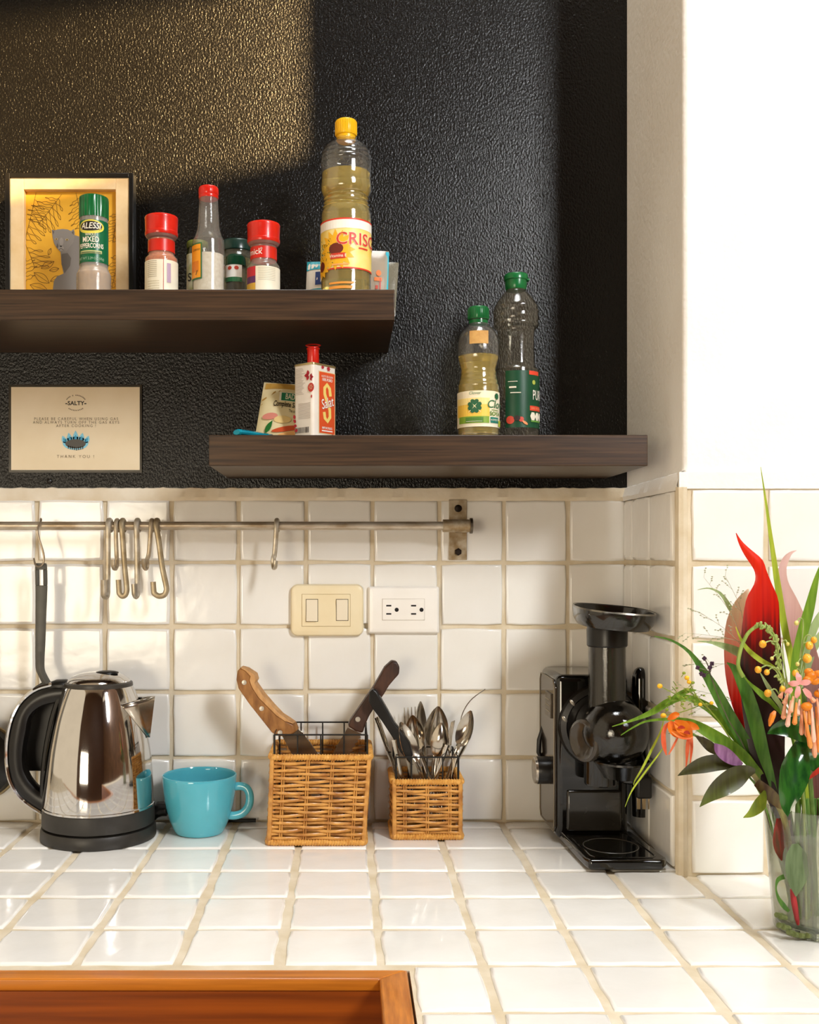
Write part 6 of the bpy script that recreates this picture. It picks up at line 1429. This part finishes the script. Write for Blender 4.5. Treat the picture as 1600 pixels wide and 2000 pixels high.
# fine sprigs: yellow buttons, purple flowers, wispy panicles
ys = thing('button_sprig', 'fine green twig with tiny yellow button flowers above the orange flower', 'sprig', tuple(P(1360, 1400, -.51)))
tw = MB(); r_ = random.Random(11)
trunk = spline([(1500, 1560), (1450, 1480), (1405, 1410), (1370, 1370), (1340, 1345)], 20)
tw.tube([P(a, b, -.508) for a, b in trunk], .0009, 5)
YB_ = [(1289, 1340, 5.5), (1342, 1324, 5), (1346, 1332, 4.5), (1296, 1398, 6), (1390, 1373, 4), (1368, 1376, 4)]
for px, py, r in YB_:
    tw.tube(spline([P(px, py, -.51), P((px+1372)/2, (py+1372)/2+5, -.51), P(1372, 1376, -.508)], 8), .0006, 5); MB().ball(P(px, py, -.511), S(r, -.511), (1, .8, .9), 10, 6).build('button_flower', mat('button_yellow', 'f2bd22', .5, col2='e0a010', nscale=200), ys)
for i in range(34):
    px, py = r_.gauss(1340, 24), r_.gauss(1362, 20); tw.tube([P(px, py, -.509), P(px+r_.uniform(-9, 9), py+r_.uniform(-9, 9), -.51)], [.0006, .0004], 5)
    if i % 2: tw.ball(P(px, py, -.511), S(r_.uniform(2, 4), -.51), (1, .5, .8), 6, 4)
tag(tw.build('twigs', leafmat('twig_green', '9aa83c', '70852c', .5, .2), ys), kind='stuff')
pu = thing('purple_sprig', 'thin sprig of tiny dark purple flowers left of the salmon leaf', 'sprig', tuple(P(1395, 1330, -.51)))
st_ = MB(); st_.tube(spline([P(1376, 1286, -.512), P(1384, 1302, -.511), P(1392, 1330, -.51), P(1420, 1400, -.508), P(1470, 1500, -.505), P(1555, 1800, -.49)], 22), .0007, 5)
for px, py in ((1391, 1296), (1363, 1304), (1376, 1319)): st_.tube([P(px, py, -.512), P(1388, 1312, -.511)], .0005, 5)
st_.build('stem', leafmat('purple_stem', '6f6a4c', '4a3c38', .5, .1), pu)
for px, py in ((1376, 1286), (1391, 1296), (1387, 1304), (1363, 1304), (1375, 1319), (1370, 1316)):
    mb = MB()
    for k in range(4): a_ = 2*PI*k/4+px; mb.ball(P(px+2.4*math.cos(a_), py+2.4*math.sin(a_), -.513), .0015, (1, .7, 1), 6, 4)
    mb.build('purple_floret', mat('dark_purple', '3c1c34', .5, col2='2c1228', nscale=200), pu)
wp = MB(); r_ = random.Random(5)
for (bx_, by2, ang, ln_, n_) in ((1450, 1250, 118, 150, 7), (1455, 1270, 135, 120, 6), (1450, 1255, 165, 110, 7), (1440, 1300, 172, 90, 6), (1455, 1240, 105, 130, 6), (1420, 1390, 170, 90, 6), (1425, 1420, 178, 95, 6), (1430, 1370, 160, 110, 6)):
    a_ = math.radians(ang); pts = []
    for i in range(9):
        t_ = i/8; pts.append((bx_+ln_*t_*math.cos(a_)+6*math.sin(t_*4), by2-ln_*t_*math.sin(a_)+10*t_*t_))
    wp.tube([P(a, b, -.49) for a, b in pts], [.00035-.0002*i/8 for i in range(9)], 4)
    for k in range(n_):
        i = 3+k % 6; a, b = pts[i]; l = r_.uniform(12, 30); s_ = a_+r_.choice((-1, 1))*r_.uniform(.3, .9); e = (a+l*math.cos(s_), b-l*math.sin(s_))
        wp.tube([P(a, b, -.49), P(*e, -.49)], .00018, 4)
        for q in (.5, .75, 1): wp.ball(P(a+(e[0]-a)*q+r_.uniform(-1.5, 1.5), b+(e[1]-b)*q+r_.uniform(-1.5, 1.5), -.49), .0009, (1.5, .6, .8), 5, 4)
tag(wp.build('wispy_panicles', leafmat('wisp_green', 'c0c0a0', 'a0a47c', .6, .4), None, loc=tuple(P(1450, 1260, -.49))), 'wispy seed grass haze around the left of the bouquet', 'grass', kind='stuff')
